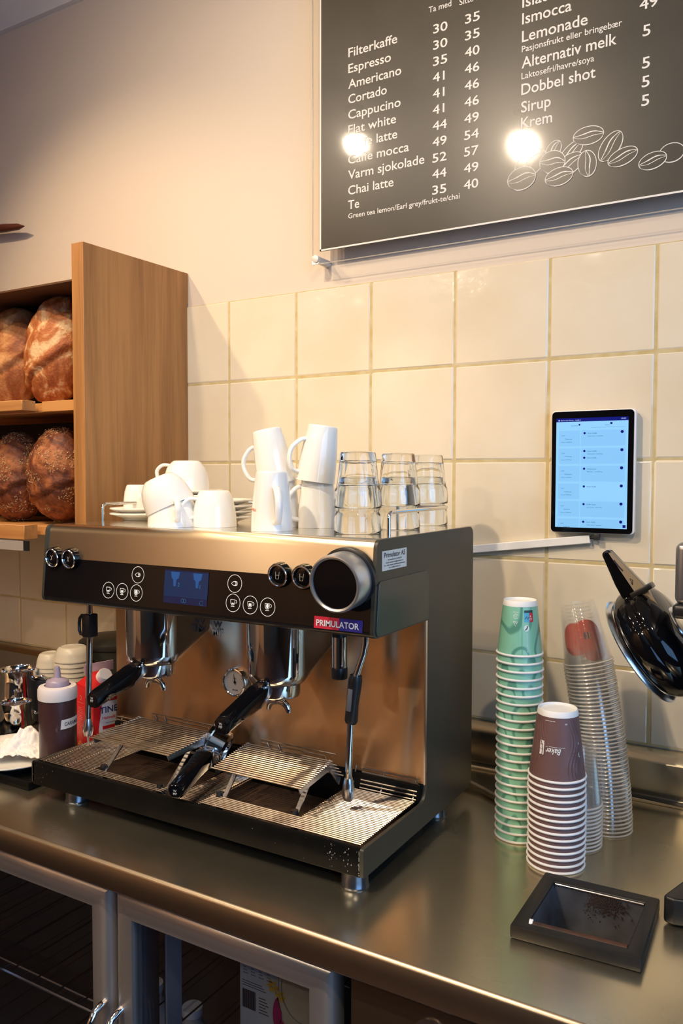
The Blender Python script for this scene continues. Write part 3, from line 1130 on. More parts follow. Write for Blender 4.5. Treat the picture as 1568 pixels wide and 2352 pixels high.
mb = MB()
y = -.5885
while y < -.404:
    for a, b in openings(y):
        dz = -.011 if (a > .33 and b < .395) else 0
        mb.tube([(a, y, ZT + .0005 + dz), (b, y, ZT + .0005 + dz)], .00155, 6)
    y += .0056
for k in range(6):      # wires curling up against the splash panel
    yy = -.403 + .0022 * k
    zz = ZT + .002 + k * .0062
    for a, b in ((XL + .010, .135), (.60, XM - .010)):
        mb.tube([(a, yy, zz), (b, yy, zz)], .00155, 6)
for x in (.022, .075, .132, .585, .640, .700):
    mb.tube([(x, -.590, ZT - .0022), (x, -.405, ZT - .0022), (x, -.398, ZT + .006), (x, -.388, ZT + .034)], .0014, 6)
for x in (.20, .30, .43, .52):
    mb.tube([(x, -.590, ZT - .0022), (x, -.566, ZT - .0022)], .0014, 6)
for x in (.345, .385):
    mb.tube([(x, -.590, ZT - .0132), (x, -.405, ZT - .0132)], .0014, 6)
mb.build('drip_grid', M_wire, em)
for a_, b_ in (((.155, -.562, -.779), (.300, -.577, -.779)), ((.42, -.553, -.776), (.558, -.549, -.776)), ((.398, -.568, -.779), (.398, -.44, -.779))):
    MB().tube([a_, b_], .0016, 6).build('grid_rod', M_wire, em)

for (xa, xb, yf, zf, yr, zr, yb, zb_) in ((.139, .329, -.580, -.7065, -.462, -.7000, -.428, -.742), (.400, .580, -.554, -.7225, -.460, -.7080, -.424, -.748)):
    mb = MB()
    n = 17
    for k in range(n):
        t = k / (n - 1)
        yy, zz = yf + (yr - yf) * t, zf + (zr - zf) * t
        mb.tube([(xa, yy, zz), (xb, yy, zz)], .00155, 6)
    mb.tube([(xa + .03, yr + .008, zr + .004), (xb - .02, yr + .008, zr + .004), (xb - .014, yr + .002, zr)], .0014, 6)
    mb.tube([(xa + .02, yr + .018, zr + .006), (xb - .005, yr + .018, zr + .006)], .0014, 6)
    for k in range(1, 5):
        t = k / 5
        mb.tube([(xb - .03, yr + (yb - yr) * t, zr + (zb_ - zr) * t), (xb + .004, yr + (yb - yr) * t, zr + (zb_ - zr) * t)], .0013, 6)
    stn = mb.build('cup_stand', M_wire, em)
    for x in (xa + .006, xb - .006):
        ft = .011
        mb = MB()
        mb.prism([(yf, zf - .002), (yr, zr + .004), (yb, zb_), (yb - .006, zb_ - .010), (yr - .002, zr - .016), (yf + .004, zf - ft)], 'x', x - .0008, x + .0008)
        mb.build('stand_bracket', M_chrome2, stn)
    for x in (xa + .016, xb - .020):
        lg = MB().raw([(x - .004, yr - .030, zr - .012), (x + .004, yr - .030, zr - .012), (x + .004, yf + .008, ZT - .012), (x - .004, yf + .008, ZT - .012),
                       (x - .004, yr - .032, zr - .010), (x + .004, yr - .032, zr - .010), (x + .004, yf + .005, ZT - .012), (x - .004, yf + .005, ZT - .012)],
                      [(0, 1, 2, 3), (4, 7, 6, 5), (0, 4, 5, 1), (2, 6, 7, 3), (1, 5, 6, 2), (0, 3, 7, 4)])
        lg.build('stand_leg', M_chrome2, stn)
    mb = MB()
    for x in (xa + .045, xa + .068):
        mb.tube([(x, yr + .002, zr + .002), (x + .003, yr, zr + .009), (x + .008, yr - .002, zr + .004), (x + .010, yr - .006, zr + .002)], .0022, 8)
    mb.build('stand_clip', M_chrome2, stn)

for (x, y) in ((.690, -.578), (.690, -.290), (.092, -.572), (.092, -.290)):
    MB().lathe([(0, Z0), (.0215, Z0), (.0220, Z0 + .002), (.0205, Z0 + .004), (.0205, ZB + .001), (0, ZB + .001)], 32, Matrix.Translation((x, y, 0))).build('foot', mat('foot_steel', (.13, .14, .16), .25, metal=.9), em)

# the loose portafilter lying on the tray
lp = thing('portafilter', 'loose chrome portafilter with black handle lying on the drip tray between the groups', 'portafilter', (.34, -.50, ZT))
ax = (Vector((.372, -.645, -.744)) - Vector((.318, -.455, -.720))).normalized()
c0 = Vector((.322, -.447, -.727))
Mh = Matrix.Translation(c0) @ ax.to_track_quat('Y', 'Z').to_matrix().to_4x4()
roll = Mh @ Matrix.Rotation(1.15, 4, 'Y')
MB().lathe([(.024, -.022), (.0315, -.018), (.0325, .010), (.0365, .012), (.0365, .018), (.034, .020), (.0315, .018), (.030, -.012), (0, -.015)], 40, roll).build('basket', M_chrome, lp)
mb = MB().raw([(-.010, .030, -.009), (.010, .030, -.009), (.010, .030, .009), (-.010, .030, .009),
               (-.016, .062, -.016), (.016, .062, -.016), (.016, .055, .014), (-.016, .055, .014)],
              [(0, 1, 2, 3), (4, 7, 6, 5), (0, 4, 5, 1), (2, 6, 7, 3), (1, 5, 6, 2), (0, 3, 7, 4)], Mh)
mb.build('neck', M_chrome2, lp, bevel=.0015)


def sec2(y, zt, zb, hw):
    c = .006
    return [(-hw + c, y, zt), (hw - c, y, zt), (hw, y, zt - c), (hw - .002, y, zb + c), (hw - c, y, zb), (-hw + c, y, zb), (-hw + .002, y, zb + c), (-hw, y, zt - c)]


S = [sec2(.055, .016, -.014, .0165), sec2(.066, .016, -.018, .0168), sec2(.11, .012, -.017, .0150), sec2(.165, .010, -.016, .0140), sec2(.172, .008, -.014, .0125)]
vs = [p for s in S for p in s]
fs = [tuple(range(8)), tuple(reversed(range(32, 40)))]
for a in range(4):
    for i in range(8):
        j = (i + 1) % 8
        fs.append((a * 8 + i, a * 8 + j, (a + 1) * 8 + j, (a + 1) * 8 + i))
hd = MB().raw(vs, fs, Mh).build('handle', M_blkg, lp, bevel=.0010, sharp=18)
mb = MB()
put_text(mb, 'W', lambda u, v: Mh @ Vector((-u, .1727, -.003 + v)), cap=.004, centre=True)
put_text(mb, 'MF', lambda u, v: Mh @ Vector((-u, .1727, -.008 + v)), cap=.004, centre=True)
mb.build('handle_emblem', MATS['emblem_silver'], hd, fix=False)
MB().tube([Mh @ Vector((0, 0, -.020)), Mh @ Vector((0, 0, -.030))], .008, 12).build('spout', M_chrome, lp)

# ------------------------------------------------------------------ cups, saucers and glasses on the machine
ZTOP = HT + .0006


def saucer_proto(name, r, label, cat='saucer', group=None):
    o = MB().lathe([(0, .0035), (r * .40, .0035), (r * .46, .002), (r * .52, 0), (r * .54, .0), (r * .58, .004), (r * .85, .009), (r, .0125), (r, .0145), (r * .985, .0155), (r * .84, .0125),
                    (r * .56, .0075), (r * .40, .0065), (0, .0065)], 56).build(name, M_white)
    return tag(o, label, cat, group)


def stack_saucers(r, x, y, n, dz, labels, group, z0=ZTOP, jit=.0015):
    p = None
    for k in range(n):
        loc = (x + random.uniform(-jit, jit), y + random.uniform(-jit, jit), z0 + k * dz)
        if p is None:
            p = saucer_proto('saucer', r, labels[k], group=group)
            p.location = loc
        else:
            c = p.copy()
            col.objects.link(c)
            c.location = loc
            c['label'] = labels[k]


stack_saucers(.061, .043, -.355, 2, .0105, ['white saucer at the left end of the machine top, directly on the steel, under another',
                                              'white saucer at the left end of the machine top, holding the small espresso cup'], 'small saucers under the espresso cup')
ordn = ['lowest', 'second from the bottom', 'third from the bottom', 'fourth from the bottom', 'second from the top', 'topmost']
stack_saucers(.070, .168, -.344, 6, .0098, ['white saucer, %s of the stack of six behind the bowl shaped cups' % q for q in ordn], 'saucers stacked under the upturned cup')
stack_saucers(.072, .255, -.359, 4, .0105, ['white saucer, %s of the stack left of the tall mugs' % q for q in ['lowest', 'second from the bottom', 'second from the top', 'topmost']], 'saucers stacked left of the tall mugs')


def shell(outer, t, seg=56):
    """outer profile of an upturned vessel from top centre down to the rim, with an inner wall"""
    inner = [(max(r - t, 0), z - (t if r < outer[1][0] * 1.02 or i < 2 else 0)) for i, (r, z) in enumerate(outer)]
    inner = [(max(r - t, 0.0), min(z, outer[0][1] - t * 1.6)) for r, z in outer]
    prof = outer + [(outer[-1][0] - t / 2, -.0008 * 0)] + list(reversed(inner))
    prof[-1] = (0, prof[-1][1])
    return prof


def handle_pts(kind, R, H):
    """loop in the x-z plane, starting and ending on the wall at x<0 side"""
    return []


def cup(name, label, outer, hpts, hr, loc, rotz, tilt=0.0, cat='cup', group=None, flat=1.5):
    t = thing(name, label, cat, loc, group)
    q_ = Matrix.Rotation(math.radians(tilt), 3, Vector((-.508, .861, 0))) @ Matrix.Rotation(rotz, 3, 'Z')
    t.rotation_euler = q_.to_euler()
    MB().lathe(shell(outer, .0028), 56).build('body', M_white, t, local=True, sharp=60)
    if hpts:
        mb = MB()
        # smooth the handle path
        P = [Vector(p) for p in hpts]
        pts = []
        for i in range(len(P) - 1):
            p0 = P[max(i - 1, 0)]
            p1 = P[i]
            p2 = P[i + 1]
            p3 = P[min(i + 2, len(P) - 1)]
            for k in range(5):
                s = k / 5
                pts.append(0.5 * ((2 * p1) + (p2 - p0) * s + (2 * p0 - 5 * p1 + 4 * p2 - p3) * s * s + (3 * p1 - p0 - 3 * p2 + p3) * s ** 3))
        pts.append(P[-1])
        mb.tube(pts, hr, 12)
        mb.v = [Vector((p.x, p.y * flat, p.z)) for p in mb.v]
        mb.build('handle', M_white, t, local=True)
    return t


# profiles of the upturned vessels: (radius, height above the surface)
ESP = [(0, .050), (.0195, .050), (.0215, .0495), (.0235, .046), (.0268, .035), (.0288, .020), (.0296, .008), (.0298, 0)]
CAP_ = [(0, .066), (.024, .066), (.0262, .0652), (.029, .061), (.034, .050), (.0378, .034), (.0398, .016), (.0402, 0)]
BOWL = [(0, .058), (.024, .058), (.0265, .057), (.031, .053), (.0385, .043), (.0435, .028), (.0460, .012), (.0465, 0)]
MUG = [(0, .101), (.0245, .101), (.0262, .1002), (.0272, .097), (.0300, .074), (.0326, .050), (.0345, .026), (.0352, .008), (.0352, 0)]


def hp_(R0, z0, R1, z1, out):
    return [(R0 - .003, 0, z0), (R0 + out * .55, 0, z0 + .001), (R0 + out, 0, z0 * .7 + z1 * .3), (R0 + out, 0, z0 * .3 + z1 * .7), (R1 + out * .5, 0, z1 - .003), (R1 - .003, 0, z1)]


cup('espresso_cup', 'small white espresso cup upturned on two saucers at the left end', ESP, hp_(.0255, .038, .029, .014, .014), .0028, (0.042, -0.358, ZTOP + .0235), math.radians(150))
cup('cappuccino_cup', 'white cappuccino cup upturned, front row, beside the tall mugs', CAP_, hp_(.032, .050, .0385, .018, .026), .0034, (0.316, -0.442, ZTOP), math.radians(232))
cup('cappuccino_cup', 'white bowl shaped cup standing upturned under the tilted one', BOWL, hp_(.036, .046, .0445, .016, .024), .0036, (0.246, -0.475, ZTOP), math.radians(-40))
cup('cappuccino_cup', 'white bowl shaped cup tilted on top of another, left of the front cup', BOWL, hp_(.036, .046, .0445, .016, .024), .0036, (0.240, -0.475, ZTOP + .036), math.radians(118), -24)
cup('cappuccino_cup', 'white cup with handle to the left, upturned on the stack of saucers', BOWL, hp_(.034, .048, .0445, .018, .026), .0036, (0.168, -0.350, ZTOP + .0645), math.radians(205))
HM = [(.026, 0, .074), (.038, 0, .071), (.052, 0, .055), (.054, 0, .036), (.047, 0, .018), (.033, 0, .014)]
m1 = cup('tall_mug', 'tall white mug upturned at the front, red print at its left edge', MUG, HM, .0042, (0.467, -0.474, ZTOP), math.radians(-42), cat='mug')
mb = MB()
fm = lambda u, v: (math.cos(math.radians(236) + u / .0345) * .0352, math.sin(math.radians(236) + u / .0345) * .0352, v)
put_text(mb, 'Mo', lambda u, v: fm(u, .034 + v), cap=.005, width=.012)
o_ = mb.build('red_print', mat('red_print', (.75, .22, .08), .5), m1, local=True, fix=False)
o_.rotation_euler = (0, 0, math.radians(42))
cup('tall_mug', 'tall white mug upturned behind the front mug, mostly hidden', MUG, HM, .0042, (0.418, -0.378, ZTOP), math.radians(160), cat='mug')
cup('tall_mug', 'tall white mug tilted to the right on top of the hidden mug', MUG, HM, .0042, (0.417, -0.384, ZTOP + .078), math.radians(212), -12, cat='mug')
cup('tall_mug', 'tall white mug upturned beside the stacked glasses, lower of two', MUG, HM, .0042, (0.490, -0.365, ZTOP), math.radians(218), cat='mug')
cup('tall_mug', 'tall white mug tilted on top of another beside the stacked glasses', MUG, HM, .0042, (0.489, -0.371, ZTOP + .082), math.radians(232), 8, cat='mug')

# fluted tumblers, two nested upside down in each stack
M_glass = mat('clear_glass', (.97, .985, .975), 0.0, trans=1.0, ior=1.47)


def tumbler(loc, label, group, rz=0.0):
    t = thing('glass_tumbler', label, 'glass', loc, group, rz)
    H = .092
    out = [(0, H), (.026, H), (.0285, H - .001), (.0295, H - .004), (.0300, H - .012), (.0335, .046), (.0352, .034), (.0372, .031), (.0385, .026), (.0395, .004), (.0392, .0005), (.0380, 0)]
    inn = [(.0372, .0005), (.0365, .004), (.0350, .028), (.0325, .040), (.0308, .052), (.0270, H - .020), (.0262, H - .0165), (.022, H - .015), (0, H - .015)]

    def wob(a, z):
        return 1.0 + (.034 * (abs(math.cos(a * 5)) - .6) if .033 < z < H - .006 else 0)
    mb = MB()
    mb.lathe(out, 72, None, wob)
    mb2 = MB()
    o = MB()
    prof = out + inn
    o.lathe(prof, 72, None, lambda a, z: wob(a, z))
    o.build('body', M_glass, t, local=True, sharp=55)
    return t


for (gx, gy, w_) in ((.617, -.443, 'front left'), (.628, -.318, 'middle'), (.622, -.182, 'rear right')):
    tumbler((gx, gy, ZTOP), 'lower fluted glass tumbler of the %s stack on the machine' % w_, 'tumblers stacked upside down', .1)
    tumbler((gx + .0005, gy, ZTOP + .0405), 'upper fluted glass tumbler of the %s stack on the machine' % w_, 'tumblers stacked upside down', .3)

# ------------------------------------------------------------------ cup stacks on the worktop
ORD = ['topmost', 'second', 'third', 'fourth', 'fifth', 'sixth', 'seventh', 'eighth', 'ninth', 'tenth', 'eleventh', 'twelfth', 'thirteenth', 'fourteenth', 'fifteenth',
       'sixteenth', 'seventeenth', 'eighteenth', 'nineteenth', 'twentieth', 'twenty-first', 'twenty-second', 'twenty-third', 'twenty-fourth']


def ordinal(k, n):
    if k == 0:
        return 'topmost'
    if k == n - 1:
        return 'lowest'
    return ORD[k] + ' from the top'


def wave_mat(name, c1, c2, scale, dist, stretch, rough=.45, width=.10, rot=0.0):
    m, nt, b = nodes_of(name)
    tc = add(nt, 'ShaderNodeTexCoord')
    mp = add(nt, 'ShaderNodeMapping')
    mp.inputs['Scale'].default_value = stretch
    mp.inputs['Rotation'].default_value = (0, 0, rot)
    nt.links.new(tc.outputs['Object'], mp.inputs[0])
    n = add(nt, 'ShaderNodeTexNoise')
    n.inputs['Scale'].default_value = scale
    n.inputs['Detail'].default_value = 1.0
    n.inputs['Distortion'].default_value = .4
    nt.links.new(mp.outputs[0], n.inputs['Vector'])
    a = add(nt, 'ShaderNodeMath', operation='MULTIPLY')
    a.inputs[1].default_value = dist
    nt.links.new(n.outputs['Fac'], a.inputs[0])
    f = add(nt, 'ShaderNodeMath', operation='FRACT')
    nt.links.new(a.outputs[0], f.inputs[0])
    r = add(nt, 'ShaderNodeValToRGB')
    r.color_ramp.interpolation = 'EASE'
    e = r.color_ramp.elements
    e[0].position = .0
    e[0].color = (*c1, 1)
    e[1].position = .5 - width
    e[1].color = (*c1, 1)
    q = e.new(.5)
    q.color = (*c2, 1)
    q = e.new(.5 + width)
    q.color = (*c2, 1)
    q = e.new(min(.5 + 2 * width, .99))
    q.color = (*c1, 1)
    nt.links.new(f.outputs[0], r.inputs[0])
    nt.links.new(r.outputs[0], b.inputs['Base Color'])
    b.inputs['Roughness'].default_value = rough
    return m


M_green = wave_mat('green_cup_print', (.24, .55, .39), (.10, .30, .215), 13, 6, (1, 1, .6), .30, .12)
M_brown = mat('brown_cup_print', (.15, .080, .075), .5)
M_paper = mat('cup_paper_white', (.80, .79, .76), .5)
M_seam = mat('green_seam', (.11, .36, .28), .4)


def paper_cup(name, H, Rr_, Rb, mbody, loc, label, cat, group, ridges=False):
    """upturned paper cup: rim at the bottom, white base ring on top"""
    t = thing(name, label, cat, loc, group)
    band = .009
    zb = H - band
    rb2 = Rb + (Rr_ - Rb) * band / H
    mb = MB()
    N = 96 if ridges else 48
    if ridges:
        prof = [(rb2 + (Rr_ - .0028 - rb2) * k / 24, zb - (zb - .003) * k / 24) for k in range(25)]

        def wob(a, z):
            v = 0
            for c, wd_, ph in ((-.55, .36, 0), (-2.15, .55, 1.3), (1.2, .6, .4), (2.6, .4, 2.)):
                aa = a + .16 * math.sin(z * 75 + ph) - c
                aa = (aa + PI) % (2 * PI) - PI
                if abs(aa) < wd_:
                    v += (abs(math.sin(aa * 22)) - .5) * .055 * (1 - (aa / wd_) ** 2) * max(0, min(1, (z - .006) / .012)) * max(0, min(1, (.094 - z) / .01))
            return 1 + v
        mb.lathe(prof, 220, None, wob)
    else:
        mb.lathe([(rb2, zb), (Rr_ - .0028, .003)], N)
    mb.build('cup_wall', mbody, t, local=True)
    MB().lathe([(0, H - .004), (Rb - .0020, H - .004), (Rb - .0016, H - .0004), (Rb - .0008, H), (Rb, H - .0008), (rb2 + .0002, zb)], 48).build('base_ring', M_paper, t, local=True, sharp=60)
    pts = []
    M0 = MB()
    rr = .0021
    M0.lathe([(Rr_ - .0024 + rr * math.cos(2 * PI * k / 8), .0021 + rr * math.sin(2 * PI * k / 8)) for k in range(9)], 56)
    M0.build('rolled_rim', M_paper, t, local=True, sharp=80)
    return t


def restack(src, n, dz, labels, loc0, jit=.0006, rotj=.2):
    """copies of src from the top downwards"""
    for k in range(1, n):
        copy_tree(src, loc=(loc0[0] + random.uniform(-jit, jit), loc0[1] + random.uniform(-jit, jit), loc0[2] - k * dz), rot=(0, 0, random.uniform(-rotj, rotj) * 15), label=labels[k])


NG = 24
gz_top, gz_bot = -.5265, Z0
gdz = (gz_top - gz_bot) / (NG - 1)
gx, gy = .8445, -.2925
gl = ['green paper cup, %s of the tall green stack' % ordinal(k, NG) for k in range(NG)]
gc = paper_cup('green_paper_cup', .0905, .0395, .0272, M_green, (gx - .0008, gy, gz_top), gl[0] + ', showing its printed side', 'paper cup', 'green paper cups')
rim_c = [o for o in bpy.data.objects if o.parent == gc]
# copies first (printed marks belong to the topmost cup only)
restack(gc, NG, gdz, gl, (gx, gy, gz_top))
H, R1, R0 = .0905, .0395, .0272


def on_cone(u, v, R0=R0, R1=R1, H=H, a0=0.0, off=.0004):
    """u metres round the wall, v metres down from the base ring"""
    r = R0 + (R1 - .0026 - R0) * v / H + off
    a = a0 + u / ((R0 + R1) / 2)
    return (r * math.cos(a), r * math.sin(a), H - v)


def sub(mb, kx):
    return mb


A0 = math.radians(-74)      # towards the camera
fc = lambda u, v: on_cone(u, -v, a0=A0)
sm = MB()
for k in range(20):
    v0 = .009 + k * .0038
    vs = [fc(.0045, -v0), fc(.0051, -v0), fc(.0051, -(v0 + .0038)), fc(.0045, -(v0 + .0038))]
    sm.raw(vs, [(0, 1, 2, 3)])
sm.build('seam', M_seam, gc, local=True, fix=False)
pr = MB()
put_text(pr, 'PE-FREE', lambda u, v: fc(-.012 - u + .010, -.0165 + -v), cap=.0016, width=.010)
ring2d(pr, fc, -.0065, -.024, .0038, .0038, .0008, 24, 0, .5, 2 * PI - .5)
put_text(pr, '21', lambda u, v: fc(-.0048 - u, -.0225 - v), cap=.003)
line2d(pr, fc, [(-.0105, -.0325), (-.0025, -.0325), (-.0065, -.040), (-.0105, -.0325)], .0008)
put_text(pr, 'PAP', lambda u, v: fc(-.0035 - u, -.0335 - v), cap=.002)
disc2d(pr, fc, .0125, -.043, .0046, .0052, 24)
put_text(pr, 'BIODEGRADABLE CUP', lambda u, v: fc(.0125 + v, -.052 - u), cap=.0016, width=.030)
pr.build('printed_marks', mat('print_white', (.72, .80, .76), .5), gc, local=True, fix=False)
sg_ = MB()
line2d(sg_, fc, [(.0105, -.046), (.0135, -.043), (.0145, -.0395)], .0018)
crect(sg_, fc, .0085, -.018, .026, -.0140)
sg_.build('dark_marks', mat('print_darkgreen', (.02, .06, .06), .5), gc, local=True, fix=False)
bq = MB()
crect(bq, fc, .0085, -.033, .0185, -.0182)
bq.build('blue_label', mat('print_blue', (.10, .42, .62), .5), gc, local=True, fix=False)
bq = MB()
crect(bq, fc, .0185, -.033, .026, -.0182)
bq.build('red_label', mat('print_red', (.55, .03, .05), .5), gc, local=True, fix=False)
bq = MB()
fc2 = lambda u, v: on_cone(u, -v, a0=A0, off=.0007)
line2d(bq, fc2, [(.010, -.028), (.013, -.024), (.0155, -.029), (.017, -.025)], .0009)
bq.build('label_drawing', M_ink, gc, local=True, fix=False)
bq = MB()
disc2d(bq, fc2, .0205, -.0235, .0012, .0012, 10)
ring2d(bq, fc2, .021, -.028, .0018, .0018, .0007, 12)
bq.build('label_dots', M_paper, gc, local=True, fix=False)

NB = 15
bz_top, bz_bot = -.6965, Z0
bdz = (bz_top - bz_bot) / (NB - 1)
bx, by = .9265, -.3555
bl = ['brown paper cup, %s of the short brown stack' % ordinal(k, NB) for k in range(NB)]
bc = paper_cup('brown_paper_cup', .1065, .0455, .0300, M_brown, (bx, by, bz_top), bl[0] + ', with rippled sleeve and white writing', 'paper cup', 'brown paper cups', True)
restack(bc, NB, bdz, bl, (bx, by, bz_top), jit=.0005)
bc.rotation_euler = (0, 0, 0)
B0 = math.radians(-72)
fb_ = lambda u, v: on_cone(u, -v, R0=.0300, R1=.0455, H=.1065, a0=B0, off=.0009)
pr = MB()
put_text(pr, 'Baker', lambda u, v: fb_(.004 - u, -.0545 - v), cap=.0085, width=.024, shear=.3)
line2d(pr, fb_, [(-.020, -.0525), (-.01, -.0522), (.000, -.0525), (.010, -.0528)], .0005)
crect(pr, fb_, -.030, -.066, -.0225, -.045)
put_text(pr, 'bakt med omtanke', lambda u, v: fb_(-.006 - u, -.0135 - v), cap=.0014, width=.018)
put_text(pr, 'co', lambda u, v: fb_(.015 - u, -.0165 - v), cap=.003, width=.004)
line2d(pr, fb_, [(.036, -.046), (.036, -.050)], .0012)
line2d(pr, fb_, [(.0345, -.062), (.0345, -.068), (.037, -.068)], .0010)
pr.build('white_writing', M_paper, bc, local=True, fix=False)
pr = MB()
fb2 = lambda u, v: on_cone(u, -v, R0=.0300, R1=.0455, H=.1065, a0=B0, off=.0013)
ring2d(pr, fb2, -.0265, -.052, .0020, .0020, .0006, 14, 0, 0, PI)
ring2d(pr, fb2, -.0265, -.056, .0020, .0020, .0006, 14, 0, PI, 2 * PI)
pr.build('emblem_lines', M_ink, bc, local=True, fix=False)

# clear plastic cups: one shared set of meshes per cup
M_clear = clear_mat('clear_plastic', refl=.03, rough=.08, edge=.6, haze=.022, hazecol=(.75, .73, .70))
M_clrim = clear_mat('clear_plastic_rim', refl=.40, rough=.12, edge=.85, haze=.58, hazecol=(.8, .78, .74))


def clear_cup(loc, label, group):
    t = thing('clear_plastic_cup', label, 'plastic cup', loc, group)
    H, R1, R0 = .106, .0425, .0290
    MB().lathe([(0, H - .004), (R0 - .006, H - .004), (R0 - .003, H - .001), (R0, H - .001), (R0 + .0008, H - .004), (R0 + .0006, H - .010), (R0 + .0022, H - .012), (R0 + .0030, H - .020),
                (R1 - .0022, .010), (R1 - .0012, .008), (R1 - .0010, .002)], 48).build('cup_wall', M_clear, t, local=True, sharp=80)
    M0 = MB()
    rr = .0017
    M0.lathe([(R1 - .0008 + rr * math.cos(2 * PI * k / 6), .0013 + rr * math.sin(2 * PI * k / 6)) for k in range(7)], 48)
    M0.build('rim', M_clrim, t, local=True, sharp=80)
    return t


NP = 46
proto = None
# the tall stack bends to the left as it rises
zt_c, zb_c = -.556, Z0
for k in range(NP):
    s = k / (NP - 1)                        # 0 top .. 1 bottom
    z = zt_c + (zb_c - zt_c) * s
    lean = (1 - s)
    dx = -.040 * lean ** 1.5
    dy = .020 * lean
    loc = (.966 + dx + random.uniform(-.0004, .0004), -.186 + dy, z)
    tl = math.radians(11.5) * lean
    lab = 'clear plastic cup, %s of the tall leaning clear stack' % (ordinal(k, NP) if k < 24 or k == NP - 1 else None)
    if k >= 24 and k < NP - 1:
        tens = {2: 'twenty', 3: 'thirty', 4: 'forty', 5: 'fifty'}[(k + 1) // 10]
        un = (k + 1) % 10
        nm = ({2: 'twentieth', 3: 'thirtieth', 4: 'fortieth', 5: 'fiftieth'}[(k + 1) // 10]) if un == 0 else tens + '-' + ['', 'first', 'second', 'third', 'fourth', 'fifth', 'sixth', 'seventh', 'eighth', 'ninth'][un]
        lab = 'clear plastic cup, %s from the top of the tall leaning clear stack' % nm
    if k == 0:
        proto = clear_cup(loc, lab, 'clear plastic cups, tall stack')
        proto.rotation_euler = (0, -tl, 0)
    else:
        copy_tree(proto, loc=loc, rot=(Matrix.Rotation(-tl, 3, 'Y') @ Matrix.Rotation(random.uniform(0, 6), 3, 'Z')).to_euler(), label=lab)
NS = 12
for k in range(NS):
    copy_tree(proto, loc=(.934, -.268, Z0 + (NS - 1 - k) * .0062), rot=(0, 0, k), label='clear plastic cup, %s of the short clear stack behind the brown cups' % ordinal(k, NS),
              group='clear plastic cups, short stack')

# red discs slipped inside the top clear cup
M_red = mat('red_leather', (.58, .050, .010), .45)
M_rst = mat('stitch_dark', (.16, .012, .004), .6)
D0 = math.radians(-80)
for i, (pu, pv, lab) in enumerate(((.010, .057, 'front red round disc with dark emblem inside the leaning clear stack'), (-.014, .061, 'left red round disc half hidden behind the front disc in the clear stack'),
                                  (.020, .074, 'lowest red round disc at the right behind the front disc in the clear stack'))):
    dr = .0280
    Mp = Matrix.Translation(proto.location) @ Matrix.Rotation(proto.rotation_euler[1], 4, 'Y')

    def bent(u, v, off, pu=pu, pv=pv, i=i):
        return Mp @ Vector(on_cone(pu + u, pv - v, R0=.0290, R1=.0425, H=.106, a0=D0, off=off - .0004 - i * .0010))
    mb = MB()
    for off, flip in ((-.0004, 1), (-.0009, -1)):
        ids = []
        vs = [bent(0, 0, off)]
        for rr_ in (.25, .5, .75, 1.0):
            for k in range(36):
                a = 2 * PI * k / 36
                vs.append(bent(dr * rr_ * math.cos(a), dr * rr_ * math.sin(a), off))
        fs = [(0, 1 + k, 1 + (k + 1) % 36) for k in range(36)]
        for q in range(3):
            for k in range(36):
                k2 = (k + 1) % 36
                fs.append((1 + q * 36 + k, 1 + (q + 1) * 36 + k, 1 + (q + 1) * 36 + k2, 1 + q * 36 + k2))
        mb.raw(vs, fs)
    n0 = 1 + 36 * 4
    for k in range(36):
        k2 = (k + 1) % 36
        mb.f.append([n0 - 36 + k, n0 - 36 + k2, 2 * n0 - 36 + k2, 2 * n0 - 36 + k])
        mb.m.append(0)
    d = mb.build('red_disc', M_red)
    tag(d, lab, 'disc', 'red discs in the clear cup stack')
    mb = MB()
    fn = lambda u, v: bent(u, v, -.0001)
    for k in range(44):
        a = 2 * PI * k / 44
        disc2d(mb, fn, .0245 * math.cos(a), .0245 * math.sin(a), .0005, .0005, 6)
    mb.build('stitching', M_rst, d, fix=False)
    if i == 0:
        mb = MB()
        rect2d(mb, fn, -.0055, -.005, .0045, .006)
        mb.build('emblem', M_ink, d, fix=False)
        mb = MB()
        fn2 = lambda u, v: bent(u, v, .0001)
        line2d(mb, fn2, [(.0038, -.005), (.0045, .006)], .0010)
        line2d(mb, fn2, [(-.003, .003), (0, .0035), (.001, .0)], .0006)
        line2d(mb, fn2, [(-.003, -.002), (0, -.0025), (.001, .0)], .0006)
        mb.build('emblem_lines', mat('emblem_gold', (.55, .40, .22), .4), d, fix=False)

# ------------------------------------------------------------------ knock box set into the worktop
kb = thing('knock_box', 'black framed knock box set into the worktop in front of the brown cups', 'knock box', (1.01, -.51, Z0))
oc = [(.934, -.597), (1.097, -.589), (1.092, -.426), (.932, -.431)]
ic = [(.9525, -.586), (1.0765, -.559), (1.077, -.4465), (.9515, -.4525)]
ic = [(.9525, -.580), (1.0765, -.572), (1.0765, -.4465), (.9515, -.4525)]
mb = MB()
zt, zb = -.8175, Z0 + .0006
vs = [(x, y, zb) for x, y in oc] + [(x, y, zt) for x, y in oc] + [(x, y, zt) for x, y in ic] + [(x, y, zb) for x, y in ic]
fs = []
for i in range(4):
    j = (i + 1) % 4
    fs += [(i, j, 4 + j, 4 + i), (4 + i, 4 + j, 8 + j, 8 + i), (8 + i, 8 + j, 12 + j, 12 + i), (12 + i, 12 + j, j, i)]
mb.raw(vs, fs)
mb.build('frame', mat('knock_rubber', (.008, .008, .008), .45, noise=(40, (.014, .012, .010)), bump=(300, .1, .0005)), kb, bevel=.0025)
mb = MB()
bi = [(.968, -.566), (1.060, -.560), (1.060, -.462), (.968, -.468)]
vs = [(x, y, zt - .0045) for x, y in ic] + [(x, y, -.955) for x, y in bi]
fs = [(4, 5, 6, 7)]
